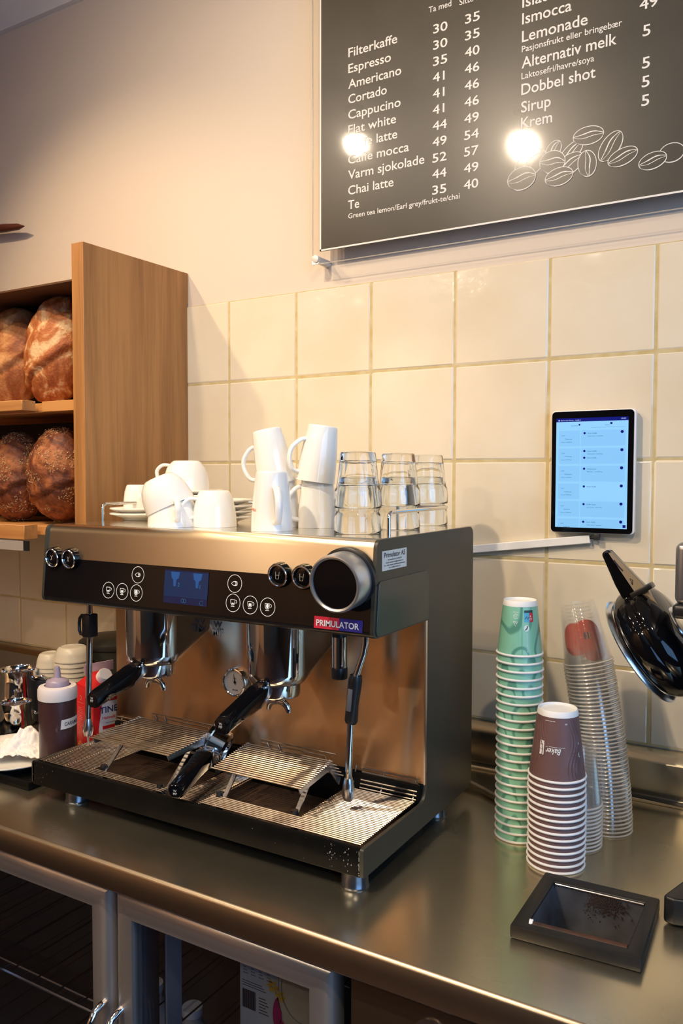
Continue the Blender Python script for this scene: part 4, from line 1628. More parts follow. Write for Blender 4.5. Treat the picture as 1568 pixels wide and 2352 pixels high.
for i in range(4):
    j = (i + 1) % 4
    fs.append((i, j, 4 + j, 4 + i))
mb.raw(vs, fs)
M_liner = mat('stained_liner_steel', (.20, .21, .23), .34, metal=.7, noise=(22, (.10, .09, .09), 6))
mb.build('steel_liner', M_liner, kb, smooth=False)
mb = MB()
for i in range(4):
    j = (i + 1) % 4
mb.tube([(ic[3][0] + .002, ic[3][1] - .0015, zt - .0035), (ic[2][0] - .002, ic[2][1] - .0015, zt - .0035)], .0011, 6)
mb.build('liner_rim', M_chrome2, kb)
mb = MB().cyl((.957, -.5755, -.8245), (1.0765, -.5675, -.8245), .0075, 16)
mb.build('knock_bar', mat('coffee_stained_rubber', (.020, .014, .011), .6, noise=(35, (.085, .028, .012), 4)), kb)
MB().cyl((.9535, -.5745, -.8215), (.958, -.574, -.8215), .0062, 16).build('bar_cap', M_whitep, kb)
mb = MB()
rs = random.Random(4)
for k in range(900):
    x = 1.012 + rs.gauss(0, .017)
    zz = zt - .006 - abs(rs.gauss(0, .012))
    x = min(max(x, .958), 1.07)
    t_ = (zt - .0045 - zz) / (.955 + zt - .0045)
    yy = -.4485 - t_ * .018 - .0008
    s_ = rs.uniform(.0003, .0009)
    mb.box(x - s_, x + s_, yy - s_, yy + s_, zz - s_, zz + s_)
for k in range(500):
    x = rs.uniform(.962, 1.066)
    yy = rs.uniform(-.56, -.47)
    s_ = rs.uniform(.0008, .0022)
    mb.box(x - s_, x + s_, yy - s_, yy + s_, -.955, -.955 + s_ * 2)
o = mb.build('coffee_grounds', mat('coffee_grounds', (.03, .016, .010), .8), kb, smooth=False, kind='stuff')

# ------------------------------------------------------------------ coffee grinder cut by the right edge of the frame
gr = thing('coffee_grinder', 'black and silver coffee grinder standing at the right edge of the frame', 'grinder', (1.20, -.40, Z0))
mb = MB()
mb.prism(rpoly([(1.100, -.458), (1.115, -.462), (1.36, -.40), (1.36, -.20), (1.160, -.26)], [.006, .004, .01, .02, .02]), 'z', Z0 + .003, Z0 + .040)
mb.build('base', M_blk, gr, bevel=.004, seg=3)
mb = MB().box(1.165, 1.30, -.40, -.26, Z0 + .038, -.40)
mb.build('column', M_blkg, gr, bevel=.01, seg=3)
mb = MB().box(1.1025, 1.30, -.43, -.27, -.405, -.320)
mb.build('grinder_head', mat('silver_paint', (.30, .30, .31), .30, metal=.8), gr, bevel=.010, seg=4)
MB().box(1.1005, 1.30, -.432, -.268, -.424, -.404).build('head_skirt', M_blk, gr, bevel=.006, seg=3)
MB().lathe([(0, 0), (.05, 0), (.065, .10), (.065, .11), (0, .11)], 32, Matrix.Translation((1.23, -.35, -.320))).build('bean_hopper', M_blkg, gr)

# ------------------------------------------------------------------ round black waffle iron, lid open towards us
wi = thing('waffle_iron', 'round glossy black waffle iron lid with handle, tilted open at the right edge', 'waffle iron', (1.12, -.30, -.45))
r_ = Vector((.861, .508, 0))
f_ = Vector((-.508, .861, 0))
u_ = Vector((0, 0, 1))
# disc axis: its outer face looks up and to the right in the picture
axn = (r_ * .68 + u_ * .56 - f_ * .42).normalized()
up_ = (u_ - axn * u_.dot(axn)).normalized()
sd_ = up_.cross(axn)
cW = Vector((1.066, -.296, -.480))
Mw = Matrix.Translation(cW) @ Matrix((sd_, up_, axn)).transposed().to_4x4() @ Matrix.Scale(.80, 4)
mb = MB().lathe([(0, -.045), (.06, -.046), (.088, -.042), (.104, -.030), (.110, -.018), (.112, -.004), (.112, .002), (.109, .006), (.108, .008), (.110, .012), (.108, .024), (.098, .036), (.080, .044), (.05, .049), (0, .050)], 72, Mw)
mb.build('lid', M_blkg, wi, sharp=60)
mb = MB().lathe([(.100, -.036), (.107, -.040), (.109, -.043), (.107, -.046), (.090, -.046)], 72, Mw)
mb.build('plate_rim', M_chrome2, wi)
Mk = Mw @ Matrix.Translation((-.004, .004, .048)) @ Matrix.Scale(1.15, 4)
MB().lathe([(.036, -.002), (.034, .003), (.026, .006), (.024, .006)], 40, Mk).build('knob_collar', M_chrome2, wi)
MB().lathe([(.023, 0), (.023, .013), (.020, .016), (.0, .016)], 36, Mk).build('dial_knob', mat('ivory_knob', (.62, .58, .48), .35), wi)
MB().lathe([(.0155, .016), (.014, .0195), (0, .0195)], 36, Mk).build('dial_cap', M_chrome2, wi)
# handle pointing up and to the left in the picture
tipP = Vector((.989, -.318, -.345))
base = Vector((1.046, -.320, -.432))
hd_ = (tipP - base)
L = hd_.length
hz = hd_.normalized()
hx = (r_ * .85 - f_ * .45)
hx = (hx - hz * hx.dot(hz)).normalized()
hy = hz.cross(hx)
MH = Matrix.Translation(base) @ Matrix((hx, hy, hz)).transposed().to_4x4()
mb = MB()
outl = rpoly([(-.020, -.02), (.024, -.02), (.020, .03), (.004, L), (-.008, L), (-.016, L * .5)], [.004, .004, .01, .005, .006, .02])
mb.prism(outl, 'y', -.016, .016)
mb.v = [MH @ p for p in mb.v]
mb.build('handle', M_blkg, wi, bevel=.004, seg=3)
mb = MB()
mb.prism(rpoly([(.004, .03), (.020, .03), (.006, L * .93), (.002, L * .95)], [.001, .001, .002, .001]), 'y', -.0170, -.0155)
mb.prism(rpoly([(.002, -.006), (.023, -.006), (.0215, .022), (.004, .022)], .001), 'y', -.0170, -.0155)
mb.v = [MH @ p for p in mb.v]
mb.build('handle_inlay', mat('bronze_inlay', (.50, .40, .28), .25, metal=.45), wi)
mb = MB().box(-.004, .030, -.022, .018, .022, .031)
mb.v = [MH @ p for p in mb.v]
mb.build('latch', M_blk, wi, bevel=.002)
mb = MB()
fn = lambda u, v: MH @ Vector((u, -.0172, v))
line2d(mb, fn, [(.008, .016), (.010, .006), (.012, .003)], .0010)
line2d(mb, fn, [(.016, .016), (.018, .011)], .0010)
line2d(mb, fn, [(.007, .040), (.011, .046), (.009, .050), (.007, .040)], .0012)
line2d(mb, fn, [(.006, L * .62), (.004, L * .72), (.003, L * .82)], .0024)
mb.build('handle_marks', M_ink, wi, fix=False)
mb = MB().tube([Mw @ Vector((.03, -.112, -.02)), Vector((1.26, -.15, -.60)), Vector((1.40, -.14, -.72)), Vector((1.46, -.15, Z0 + .045))], .018, 12)
mb.build('hinge_arm', M_blk, wi)
MB().lathe([(0, Z0 + .001), (.10, Z0 + .001), (.115, Z0 + .02), (.115, Z0 + .05), (.10, Z0 + .062), (0, Z0 + .062)], 48, Matrix.Translation((1.52, -.16, 0))).build('lower_plate', M_blkg, wi)

# ------------------------------------------------------------------ tablet on the tiles
tb = thing('tablet', 'white framed tablet with lit blue order screen mounted on the tiles', 'tablet', (.892, -.012, -.222))
y1, y0 = -.0015, -.0205
tx0, tx1, tz0, tz1 = .8135, .9720, -.3410, -.1045
mb = MB().prism(rpoly([(tx0, tz0), (tx1, tz0), (tx1, tz1), (tx0, tz1)], .008), 'y', y1 - .006, y0 + .0012)
mb.build('case', mat('tablet_white', (.80, .78, .76), .35), tb, bevel=.0015)
MB().box(tx0 + .03, tx1 - .03, -.0080, -.0006, tz0 + .04, tz1 - .04).build('wall_mount', M_blk, tb)
mb = MB().prism(rpoly([(tx0 + .0015, tz0 + .0012), (tx1 - .0035, tz0 + .0012), (tx1 - .0035, tz1 - .002), (tx0 + .0015, tz1 - .002)], .007), 'y', y0 + .0014, y0)
mb.build('bezel', M_blkg, tb, sharp=30)
yS = y0 - .0003
fs_ = lambda d: (lambda u, v: (u, yS - d, v))
sx0, sx1, sz0, sz1 = .8235, .9585, -.3305, -.1195
mb = MB()
rect2d(mb, fs_(0), sx0, sz0, sx1, sz1 - .007)
scr = mb.build('screen', mat('screen_blue', (.05, .1, .2), .2, emit=(.27, .60, .90), estr=.95), tb, fix=False)
mb = MB()
rect2d(mb, fs_(0), sx0, sz1 - .007, sx1, sz1)
for k in range(6):
    zc = -.1475 - k * .0340
    disc2d(mb, fs_(.0003), sx1 - .011, zc, .0029, .0029, 18)
    disc2d(mb, fs_(.0003), sx0 + .0545, zc - .0015, .0022, .0022, 16)
    if k == 1:
        disc2d(mb, fs_(.0003), sx0 + .0545, zc - .0145, .0022, .0022, 16)
disc2d(mb, fs_(.0003), sx0 + .0445, -.1325, .0018, .0018, 14)
disc2d(mb, fs_(.0003), sx0 + .104, -.1310, .0024, .0020, 14)
rect2d(mb, fs_(.0003), sx1 - .0075, sz0 + .002, sx1 - .002, sz0 + .0075)
mb.build('screen_marks_navy', mat('screen_navy', (.0, .0, .05), .2, emit=(.005, .01, .17), estr=.9), scr, fix=False)
mb = MB()
for k in range(6):
    zc = -.1475 - k * .0340
    z1 = max(zc - .026, sz0 + .0005)
    rect2d(mb, fs_(.00015), sx0 + .005, z1, sx0 + .046, zc + .004)
    if k not in (3,):
        rect2d(mb, fs_(.00015), sx0 + .048, z1, sx1 - .005, zc + .004)
mb.build('screen_cards', mat('screen_card', (.05, .1, .2), .2, emit=(.23, .54, .86), estr=.93), scr, fix=False)
mb = MB()
F = fs_(.0003)
orders = [('Svart Kaffe', 'TAKE AWAY / KANTINE'), ('Svart Kaffe', 'TAKE AWAY / KANTINE'), ('Americano', 'Melk i kaffen'), ('Svart Kaffe', ''), ('Caffe Latte', 'Havremelk / laktosefri'), ('Svart Kaffe', 'Take away / kantine')]
for k, (a, b) in enumerate(orders):
    zc = -.1475 - k * .0340
    put_text(mb, a, lambda u, v: F(sx0 + .060 + u, zc - .0030 + v), width=.0175, cap=.0023)
    if b:
        put_text(mb, b, lambda u, v: F(sx0 + .060 + u, zc - .0082 + v), width=.029, cap=.0017)
    if k == 1:
        put_text(mb, 'Svart Kaffe', lambda u, v: F(sx0 + .060 + u, zc - .0158 + v), width=.0175, cap=.0023)
    put_text(mb, '10:%02d' % (52 - 3 * k), lambda u, v: F(sx0 + .0105 + u, zc - .0065 + v), width=.006, cap=.0018)
    put_text(mb, 'Takeaway' if k < 4 else 'Internt', lambda u, v: F(sx0 + .0165 + u, zc - .0130 + v), width=.0145 if k < 4 else .012, cap=.0021)
    if k < 5:
        put_text(mb, 'kasse kaffebar', lambda u, v: F(sx0 + .0105 + u, zc - .0188 + v), width=.021, cap=.0016)
put_text(mb, 'Bestillinger', lambda u, v: F(sx0 + .029 + u, -.1350 + v), width=.013, cap=.0016)
put_text(mb, 'Klare', lambda u, v: F(sx0 + .093 + u, -.1350 + v), width=.008, cap=.0018)
rect2d(mb, F, sx0 + .067, -.1384, sx1 - .006, -.1381)
mb.build('screen_writing', mat('screen_writing', (.02, .05, .1), .2, emit=(.06, .20, .38), estr=.9), scr, fix=False)
mb = MB()
put_text(mb, 'Bakeriets kasse - Kaffe 1', lambda u, v: F(sx0 + .009 + u, -.1248 + v), width=.038, cap=.0021)
put_text(mb, '10:52', lambda u, v: F(sx1 - .013 + u, -.1240 + v), width=.0085, cap=.0024)
rect2d(mb, F, sx0 + .004, -.1250, sx0 + .0068, -.1225)
mb.build('title_writing', mat('screen_title', (.1, .15, .3), .2, emit=(.45, .55, .9), estr=.8), scr, fix=False)

# white cable trunking and plug under the tablet
tk = thing('cable_trunking', 'white plastic cable trunking on the tiles rising towards the tablet', 'trunking', (.77, -.005, -.367))
a = Vector((.56, -.0005, -.3955))
b = Vector((.8885, -.0005, -.3530))
d = (b - a).normalized()
nrm = Vector((-d.z, 0, d.x))
mb = MB()
h = .0085
vs = []
for p in (a, b):
    for yy, s in ((0, -h), (-.011, -h * .96), (-.0125, -h * .8), (-.0125, h * .8), (-.011, h * .96), (0, h)):
        q = p + nrm * s
        vs.append((q.x, q.y + yy, q.z))
mb.raw(vs, [tuple(range(6)), tuple(reversed(range(6, 12)))] + [(i, i + 6, (i + 1) % 6 + 6, (i + 1) % 6) for i in range(6)])
mb.build('trunking_cover', M_whitep, tk, sharp=30)
cb = thing('charging_cable', 'black charging cable and plug between the trunking and the tablet', 'cable', (.90, -.012, -.35))
MB().box(.8965, .9085, -.019, -.010, -.3540, -.3405).build('plug', mat('plug_gray', (.03, .03, .032), .4), cb, bevel=.002)
MB().tube([(.884, -.008, -.3505), (.890, -.010, -.3495), (.898, -.013, -.3490), (.902, -.014, -.3485)], .0032, 8).build('cable', M_blk, cb)

# ------------------------------------------------------------------ menu board
BY = -.040
bd = thing('menu_board', 'large black menu board with white drink list and coffee beans on the wall', 'menu board', (.9, -.02, .27))
bx0, bx1, bz0, bz1 = .2915, 1.50, .2705, 1.02
M_board = mat('board_print', (.028, .025, .018), .35, coat=1.0, noise=(5, (.046, .041, .030), 6))
MB().box(bx0, bx1, BY, BY + .004, bz0, bz1).build('panel', M_board, bd)
M_bw = mat('board_white', (.80, .79, .75), .5)
mb = MB()
fb0 = lambda u, v: (u, BY - .0006, v)
rect2d(mb, fb0, bx0, bz0, bx0 + .0035, bz1)
rect2d(mb, fb0, bx0, bz0, bx1, bz0 + .0035)
mb.build('white_border', M_bw, bd, fix=False)
mb = MB()
names = [('Filterkaffe', 910, .676), ('Espresso', 896, .642), ('Americano', 920, .609), ('Cortado', 887, .577), ('Cappucino', 919, .544), ('Flat white', 908, .512),
         ('Caffe latte', 911, .480), ('Caffe mocca', 938, .448), ('Varm sjokolade', 972, .4155), ('Chai latte', 903, .382), ('Te', 824, .351)]
for s, px, z in names:
    wd_ = .364 + (px - 797) * (.119 / 113 if px < 915 else .183 / 175)
    put_text(mb, s, lambda u, v: fb0(.3645 + u, z + v), width=wd_ - .3645, cap=.0185, offset=.010)
put_text(mb, 'Green tea lemon/Earl grey/frukt-te/chai', lambda u, v: fb0(.365 + u, .331 + v), width=.261, cap=.0105, offset=.008)
for k, (a, b) in enumerate(zip([30, 30, 35, 41, 41, 41, 44, 49, 52, 44, 35], [35, 35, 40, 46, 46, 46, 49, 54, 57, 49, 40])):
    z = .672 - k * .0324
    put_text(mb, str(a), lambda u, v: fb0(.565 + u, z + v), width=.0315 if a != 41 else .026, cap=.0175, offset=.010)
    put_text(mb, str(b), lambda u, v: fb0(.6345 + u, z + .0005 - k * .0002 + v), width=.031, cap=.0175, offset=.010)
put_text(mb, 'Ta med', lambda u, v: fb0(.5545 + u, .7165 + v), width=.050, cap=.0115, offset=.008)
put_text(mb, 'Sitte her', lambda u, v: fb0(.622 + u, .7125 + v), width=.058, cap=.0115, offset=.008)
right = [('Islatte', .745, .671, .073), ('Ismocca', .751, .6395, .095), ('Lemonade', .752, .606, .125), ('Alternativ melk', .752, .5565, .178), ('Dobbel shot', .753, .506, .141),
         ('Sirup', .7535, .4725, .058), ('Krem', .754, .442, .061)]
for s, x, z, wd_ in right:
    put_text(mb, s, lambda u, v: fb0(.752 + u, z + v), width=wd_, cap=.0205, offset=.010)
put_text(mb, 'Pasjonsfrukt eller bringeb\u00e6r', lambda u, v: fb0(.752 + u, .587 + v), width=.187, cap=.0115, offset=.008)
put_text(mb, 'Laktosefri/havre/soya', lambda u, v: fb0(.752 + u, .536 + v), width=.138, cap=.0115, offset=.008)
for s, z in (('49', .605), ('5', .5575), ('5', .501), ('5', .468), ('5', .435)):
    put_text(mb, s, lambda u, v: fb0(.969 + (.0 if s == '49' else .006) + u, z + v), width=.031 if s == '49' else .0135, cap=.019, offset=.010)
mb.build('lettering', M_bw, bd, fix=False)
# the drawing of coffee beans: (x, z, rx, rz, angle)
beans = [(1.028, .343, .021, .0165, 0), (.996, .335, .024, .0145, .20), (.8165, .390, .018, .013, .9), (.848, .376, .030, .014, .75), (.771, .372, .034, .022, .55),
         (.8815, .403, .028, .0165, -.02), (.922, .375, .029, .017, .95), (.944, .352, .027, .015, .30), (.845, .356, .03, .018, .5), (.8145, .367, .0245, .021, -.15), (.880, .352, .017, .024, .12),
         (.8275, .3375, .0265, .0165, .12), (.7545, .347, .0280, .0215, .10)]
# shift so that each drawn bean lands where the print shows it
mbl = MB()
mbf = MB()
for i, (x, z, rx, rz, a) in enumerate(beans):
    e = .0007 + i * .00004
    fL = lambda u, v, e=e: (u, BY - e - .00002, v)
    fF = lambda u, v, e=e: (u, BY - e, v)
    disc2d(mbf, fF, x, z, rx, rz, 30, a)
    ring2d(mbl, fL, x, z, rx, rz, .0012, 44, a)
    ring2d(mbl, fL, x + .0006, z - .0004, rx * .99, rz * 1.03, .0006, 44, a, PI * 1.1, PI * 1.9)
    ca, sa = math.cos(a), math.sin(a)
    if i == 0:
        continue
    lng = rx >= rz
    for off, wd_ in ((.10, .0014), (-.12, .0008)):
        pts = []
        for k in range(13):
            t = -1 + k / 6
            R = rx if lng else rz
            q = (rz if lng else rx)
            u = t * R * .96
            v = q * (off + .10 * math.sin(t * 3.2)) * (1 - t * t * .5) + (.22 * q if off > 0 else -.06 * q) * (1 - t * t)
            if not lng:
                u, v = v, u
            pts.append((x + u * ca - v * sa, z + u * sa + v * ca))
        line2d(mbl, fL, pts, [wd_ * (1.4 if 3 < k < 10 else .8) for k in range(13)])
mbl.build('bean_drawing', M_bw, bd, fix=False)
mbf.build('bean_fill', M_board, bd, fix=False)
M_acr = clear_mat('acrylic_cover', refl=.045, rough=.004, edge=.8)
M_acr_e = clear_mat('acrylic_edge', tint=(.95, .93, .88), refl=.1, rough=.2, edge=.4, haze=.25, hazecol=(.85, .80, .68))
MB().quad((.276, BY - .008, .241), (1.52, BY - .008, .241), (1.52, BY - .008, 1.04), (.276, BY - .008, 1.04)).build('acrylic_cover', M_acr, bd)
mb = MB().box(.2755, .2768, BY - .008, BY - .004, .241, 1.04).box(.276, 1.52, BY - .008, BY - .004, .2403, .2415)
mb.build('acrylic_edge', M_acr_e, bd)
for x in (.286, 1.49):
    mb = MB().cyl((x, 0.003, .252), (x, BY - .012, .252), .0085, 24)
    mb.build('standoff', mat('standoff_metal', (.62, .60, .56), .4, metal=.2), bd, bevel=.0008)

# ------------------------------------------------------------------ bread shelf
bs = thing('bread_shelf', 'oak bread shelf unit hanging on the wall with a tall side panel', 'shelf', (-.5, -.17, -.38))
mb = MB().prism([(-.340, -.388), (.0, -.388), (.0, .2035), (.0030, .2035), (.0030, .283), (-.340, .280)], 'x', -.1690, -.1325)
mb.build('side_panel', M_wood, bs, bevel=.0008, seg=1)
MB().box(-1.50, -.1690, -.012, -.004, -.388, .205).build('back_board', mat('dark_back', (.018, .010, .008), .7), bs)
MB().box(-1.50, -.1690, -.340, -.012, .1985, .2025).build('top_board', mat('top_board_shaded_brown', (.10, .045, .018), .6), bs)  # board colour darkened to stand in for the shade beneath it
for k, (zf, name) in enumerate(((-.083, 'shelf_board'), (-.374, 'shelf_board'))):
    MB().box(-1.50, -.1695, -.300, -.012, zf, zf + .022).build(name, M_woodx, bs, bevel=.001, seg=1)
    b_ = MB().box(-1.50, -.326, -.352, -.314, zf + .0 + (.002 if k == 0 else -.008), zf + .026 + (0 if k == 0 else 0)).build('front_lip', M_woodx, bs, bevel=.001, seg=1)
    if k == 0:
        MB().box(-.300, -.1695, -.318, -.300, zf - .001, zf + .0235).build('lip_block', M_woodx, bs, bevel=.001, seg=1)
MB().box(-1.50, -.332, -.3500, -.3440, -.408, -.385).build('price_strip', mat('strip_gray', (.34, .30, .27), .4), bs)
MB().box(-.332, -.318, -.3505, -.3435, -.408, -.385).build('strip_end', M_blk, bs)


def bread(name, label, loc, rad, eul, seedy=False, group=None, slashes=2, seed=1, m=None):
    rs = random.Random(seed)
    bm = bmesh.new()
    bmesh.ops.create_icosphere(bm, subdivisions=5, radius=1)
    from mathutils import noise as nz
    E_ = Matrix.Rotation(eul[2], 3, 'Z') @ Matrix.Rotation(eul[1], 3, 'Y') @ Matrix.Rotation(eul[0], 3, 'X')
    sl = [(-.35 + .7 * k / max(slashes - 1, 1)) for k in range(slashes)]
    for v in bm.verts:
        p = v.co.copy()
        n_ = .06 * nz.noise(p * 1.6 + Vector((seed, 0, 0))) + .018 * nz.noise(p * 6 + Vector((0, seed, 0))) + (.012 * nz.noise(p * 18) if not seedy else .035 * nz.noise(p * 9))
        k = 1 + n_
        if p.y < 0:
            for s in sl:    # scored cuts running diagonally on the front
                d = p.z * .8 - p.x * .55 - s * 1.2 + .06 * nz.noise(p * 3)
                k -= .085 * math.exp(-(d / .035) ** 2) * min(1, -p.y * 2.5)
                k += .075 * math.exp(-((d - .10) / .07) ** 2) * min(1, -p.y * 2.5)
        if seedy:
            # tin loaf: squarer section
            mx = max(abs(p.x), abs(p.y))
            k *= 1 + .16 * (1 - abs(p.z)) * (1 - mx)
        q = Vector((p.x * rad[0], p.y * rad[1], p.z * rad[2])) * k
        v.co = E_ @ q
    me = bpy.data.meshes.new(name)
    bm.to_mesh(me)
    bm.free()
    me.polygons.foreach_set('use_smooth', [True] * len(me.polygons))
    me.materials.append(m)
    o = bpy.data.objects.new(name, me)
    col.objects.link(o)
    o.location = loc
    tag(o, label, 'bread', group)
    if seedy:
        mb = MB()
        vs = [v for v in me.vertices if (v.normal.y < .3)]
        for k in range(2600):
            v = rs.choice(vs)
            if nz.noise(v.co * 22 + Vector((seed, 3, 1))) < .02:
                continue
            p = v.co + Vector((rs.uniform(-.003, .003), 0, rs.uniform(-.003, .003)))
            t1 = v.normal.orthogonal().normalized()
            t1 = Matrix.Rotation(rs.uniform(0, 6.28), 3, v.normal) @ t1
            t2 = v.normal.cross(t1)
            a_, b_, c_ = rs.uniform(.0016, .0036), rs.uniform(.0009, .0017), .0010
            p = p + v.normal * .0004
            mb.raw([p - t1 * a_, p + t2 * b_, p + t1 * a_, p - t2 * b_, p + v.normal * c_], [(0, 1, 4), (1, 2, 4), (2, 3, 4), (3, 0, 4)])
        mb.build('seeds', mat('seed_pale', (.62, .42, .20), .5, noise=(160, (.30, .16, .07))), o, local=True, kind='stuff')
    return o


def crust(name, c1, c2, c3, scale=9):
    m, nt, b = nodes_of(name)
    tc = add(nt, 'ShaderNodeTexCoord')
    n = add(nt, 'ShaderNodeTexNoise')
    n.inputs['Scale'].default_value = scale
    n.inputs['Detail'].default_value = 10
    n.inputs['Roughness'].default_value = .62
    n.inputs['Distortion'].default_value = 1.2
    nt.links.new(tc.outputs['Object'], n.inputs['Vector'])
    r = add(nt, 'ShaderNodeValToRGB')
    e = r.color_ramp.elements
    e[0].position, e[0].color = .40, (*c1, 1)
    e[1].position, e[1].color = .60, (*c3, 1)
    q = e.new(.50)
    q.color = (*c2, 1)
    nt.links.new(n.outputs['Fac'], r.inputs[0])
    nt.links.new(r.outputs[0], b.inputs['Base Color'])
    n2 = add(nt, 'ShaderNodeTexNoise')
    n2.inputs['Scale'].default_value = 170
    n2.inputs['Detail'].default_value = 5
    nt.links.new(tc.outputs['Object'], n2.inputs['Vector'])
    bp = add(nt, 'ShaderNodeBump')
    bp.inputs['Strength'].default_value = .6
    bp.inputs['Distance'].default_value = .003
    nt.links.new(n2.outputs['Fac'], bp.inputs['Height'])
    nt.links.new(bp.outputs[0], b.inputs['Normal'])
    b.inputs['Roughness'].default_value = .62
    return m


M_cr = crust('crust_floured', (.30, .075, .018), (.46, .15, .040), (.74, .50, .26), 13)
M_cr2 = crust('crust_brown', (.24, .065, .018), (.42, .15, .042), (.60, .30, .11), 8)
M_cr3 = crust('crust_seedy', (.10, .025, .010), (.24, .065, .020), (.40, .14, .045), 18)
zs1, zs2 = -.061, -.352
bread('bread_loaf', 'large floured oval loaf leaning upright nearest the side panel on the upper shelf', (-.350, -.225, .074), (.088, .070, .136), (0, .28, .0), seed=3, m=M_cr, slashes=2)
bread('bread_loaf', 'large brown loaf cut by the left edge of the photo on the upper shelf', (-.525, -.215, .069), (.098, .070, .130), (0, .20, 0), seed=5, m=M_cr2, slashes=2)
bread('bread_loaf', 'loaf lying across the top behind the two upright loaves on the upper shelf', (-.400, -.105, .140), (.150, .055, .060), (0, .0, .15), seed=8, m=M_cr, slashes=1)
bread('bread_loaf', 'dark loaf at the upper left behind the front loaves', (-.620, -.130, .10), (.11, .06, .08), (0, .3, 0), seed=9, m=M_cr2, slashes=1)
bread('seeded_loaf', 'dark seed topped loaf leaning on the lower shelf nearest the side panel', (-.345, -.225, -.232), (.088, .078, .120), (.15, .42, -.25), True, seed=11, m=M_cr3, slashes=1)
bread('seeded_loaf', 'seed topped loaf cut by the left edge of the photo on the lower shelf', (-.520, -.215, -.238), (.085, .075, .115), (.1, .35, -.2), True, seed=13, m=M_cr3, slashes=1)
bread('seeded_loaf', 'seeded loaf in shadow behind the front loaves on the lower shelf', (-.40, -.09, -.240), (.09, .06, .110), (0, .2, 0), True, seed=17, m=M_cr3, slashes=1)

# wooden piece projecting at the left edge
hk = MB()
hk.tube([(-1.15, -.030, .520), (-.95, -.030, .500), (-.80, -.030, .489), (-.742, -.030, .484), (-.715, -.030, .4815)], .01, 10, rs=[.012, .013, .012, .009, .0015])
tag(hk.build('wooden_pointer', wood_mat('dark_red_wood', (.14, .035, .018), (.07, .016, .010), 'x', .4)), 'dark reddish brown pointed wooden rod on the wall at the left edge', 'wooden rod')

# ------------------------------------------------------------------ things left of the machine
ZS = Z0 + .0005
ty = thing('serving_tray', 'flat black rectangular tray on the worktop left of the machine', 'tray', (-.23, -.51, ZS))
mb = MB().box(-.44, -.022, -.590, -.425, Z0 + .001, Z0 + .009)
mb.build('tray_base', M_blkm, ty, bevel=.002)
mb = MB().box(-.44, -.022, -.590, -.584, Z0 + .009, Z0 + .016).box(-.44, -.022, -.431, -.425, Z0 + .009, Z0 + .016).box(-.028, -.022, -.584, -.431, Z0 + .009, Z0 + .016).box(-.44, -.434, -.584, -.431, Z0 + .009, Z0 + .016)
mb.build('tray_rim', M_blkm, ty)
ZTY = Z0 + .0095
pl = MB().lathe([(0, .002), (.055, .002), (.060, 0), (.066, 0), (.070, .003), (.100, .013), (.116, .020), (.1165, .022), (.115, .0225), (.098, .0165), (.070, .0075), (.06, .0065), (0, .0065)], 64).build('plate', M_white)
pl.location = (-.165, -.508, ZTY)
tag(pl, 'round white plate on the black tray, holding a crumpled cloth', 'plate')
# crumpled cloth
from mathutils import noise as nz
bm = bmesh.new()
bmesh.ops.create_grid(bm, x_segments=90, y_segments=90, size=1)
for v in bm.verts:
    x, y = v.co.x, v.co.y
    rr = math.hypot(x, y)
    a = math.atan2(y, x)
    edge = .82 + .18 * nz.noise(Vector((math.cos(a) * 1.3, math.sin(a) * 1.3, 4)))
    sx_ = x * .078 * edge
    sy_ = y * .060 * edge
    q = Vector((x * 1.7, y * 1.7, 0))
    r1 = 1 - abs(nz.noise(q * 1.3 + Vector((3, 1, 0)))) * 2.4
    r2 = 1 - abs(nz.noise(q * 2.9 + Vector((1, 7, 2)))) * 2.4
    h = .030 * max(0, 1 - rr * .75) + .016 * max(0, r1) * max(0, 1.1 - rr) + .006 * max(0, r2)
    h += .022 * math.exp(-((x - .35) ** 2 + (y - .2) ** 2) / .12)
    v.co = Vector((sx_, sy_, h + .0072 + .013 * max(0, rr - .75)))
me = bpy.data.meshes.new('cloth')
bm.to_mesh(me)
bm.free()
me.polygons.foreach_set('use_smooth', [True] * len(me.polygons))
me.materials.append(mat('white_cloth', (.82, .79, .74), .9, bump=(400, .2, .0008)))
o = bpy.data.objects.new('cloth', me)
col.objects.link(o)
o.location = (-.160, -.500, ZTY + .0005)
o.rotation_euler = (0, 0, .5)
sm_ = o.modifiers.new('thick', 'SOLIDIFY')
sm_.thickness = .0015
sm_.offset = 1
tag(o, 'crumpled white cloth lying on the white plate', 'cloth')

sb = thing('squeeze_bottle', 'squeeze bottle of dark syrup with a white collar and handwritten tape label', 'bottle', (-.060, -.486, ZTY))
hB = .152
MB().lathe([(0, 0), (.034, 0), (.0365, .003), (.0372, .02), (.0368, .06), (.0372, .12), (.0372, hB - .006), (.036, hB)], 48).build('bottle_body', mat('dark_syrup', (.050, .020, .022), .35, coat=.25), sb, local=True)
MB().lathe([(.036, hB - .010), (.0385, hB - .010), (.0390, hB - .004), (.0388, hB + .010), (.0365, hB + .015), (.026, hB + .0165)], 48).build('collar', mat('collar_white', (.70, .66, .66), .4, sss=.2), sb, local=True)
MB().lathe([(.028, hB + .013), (.0235, hB + .016), (.0225, hB + .024), (.0205, hB + .027), (.0135, hB + .030), (.0075, hB + .032), (.0070, hB + .034), (.0062, hB + .045), (.0045, hB + .054), (.003, hB + .055), (.0028, hB + .050)], 40).build('nozzle_cap', mat('nozzle_translucent', (.34, .28, .36), .3), sb, local=True)
ab = math.radians(-12)
fl_ = lambda u, v: (math.cos(ab + u / .0378) * .0378, math.sin(ab + u / .0378) * .0378, v)
mb = MB()
nL = 14
z0L = .096
vs = []
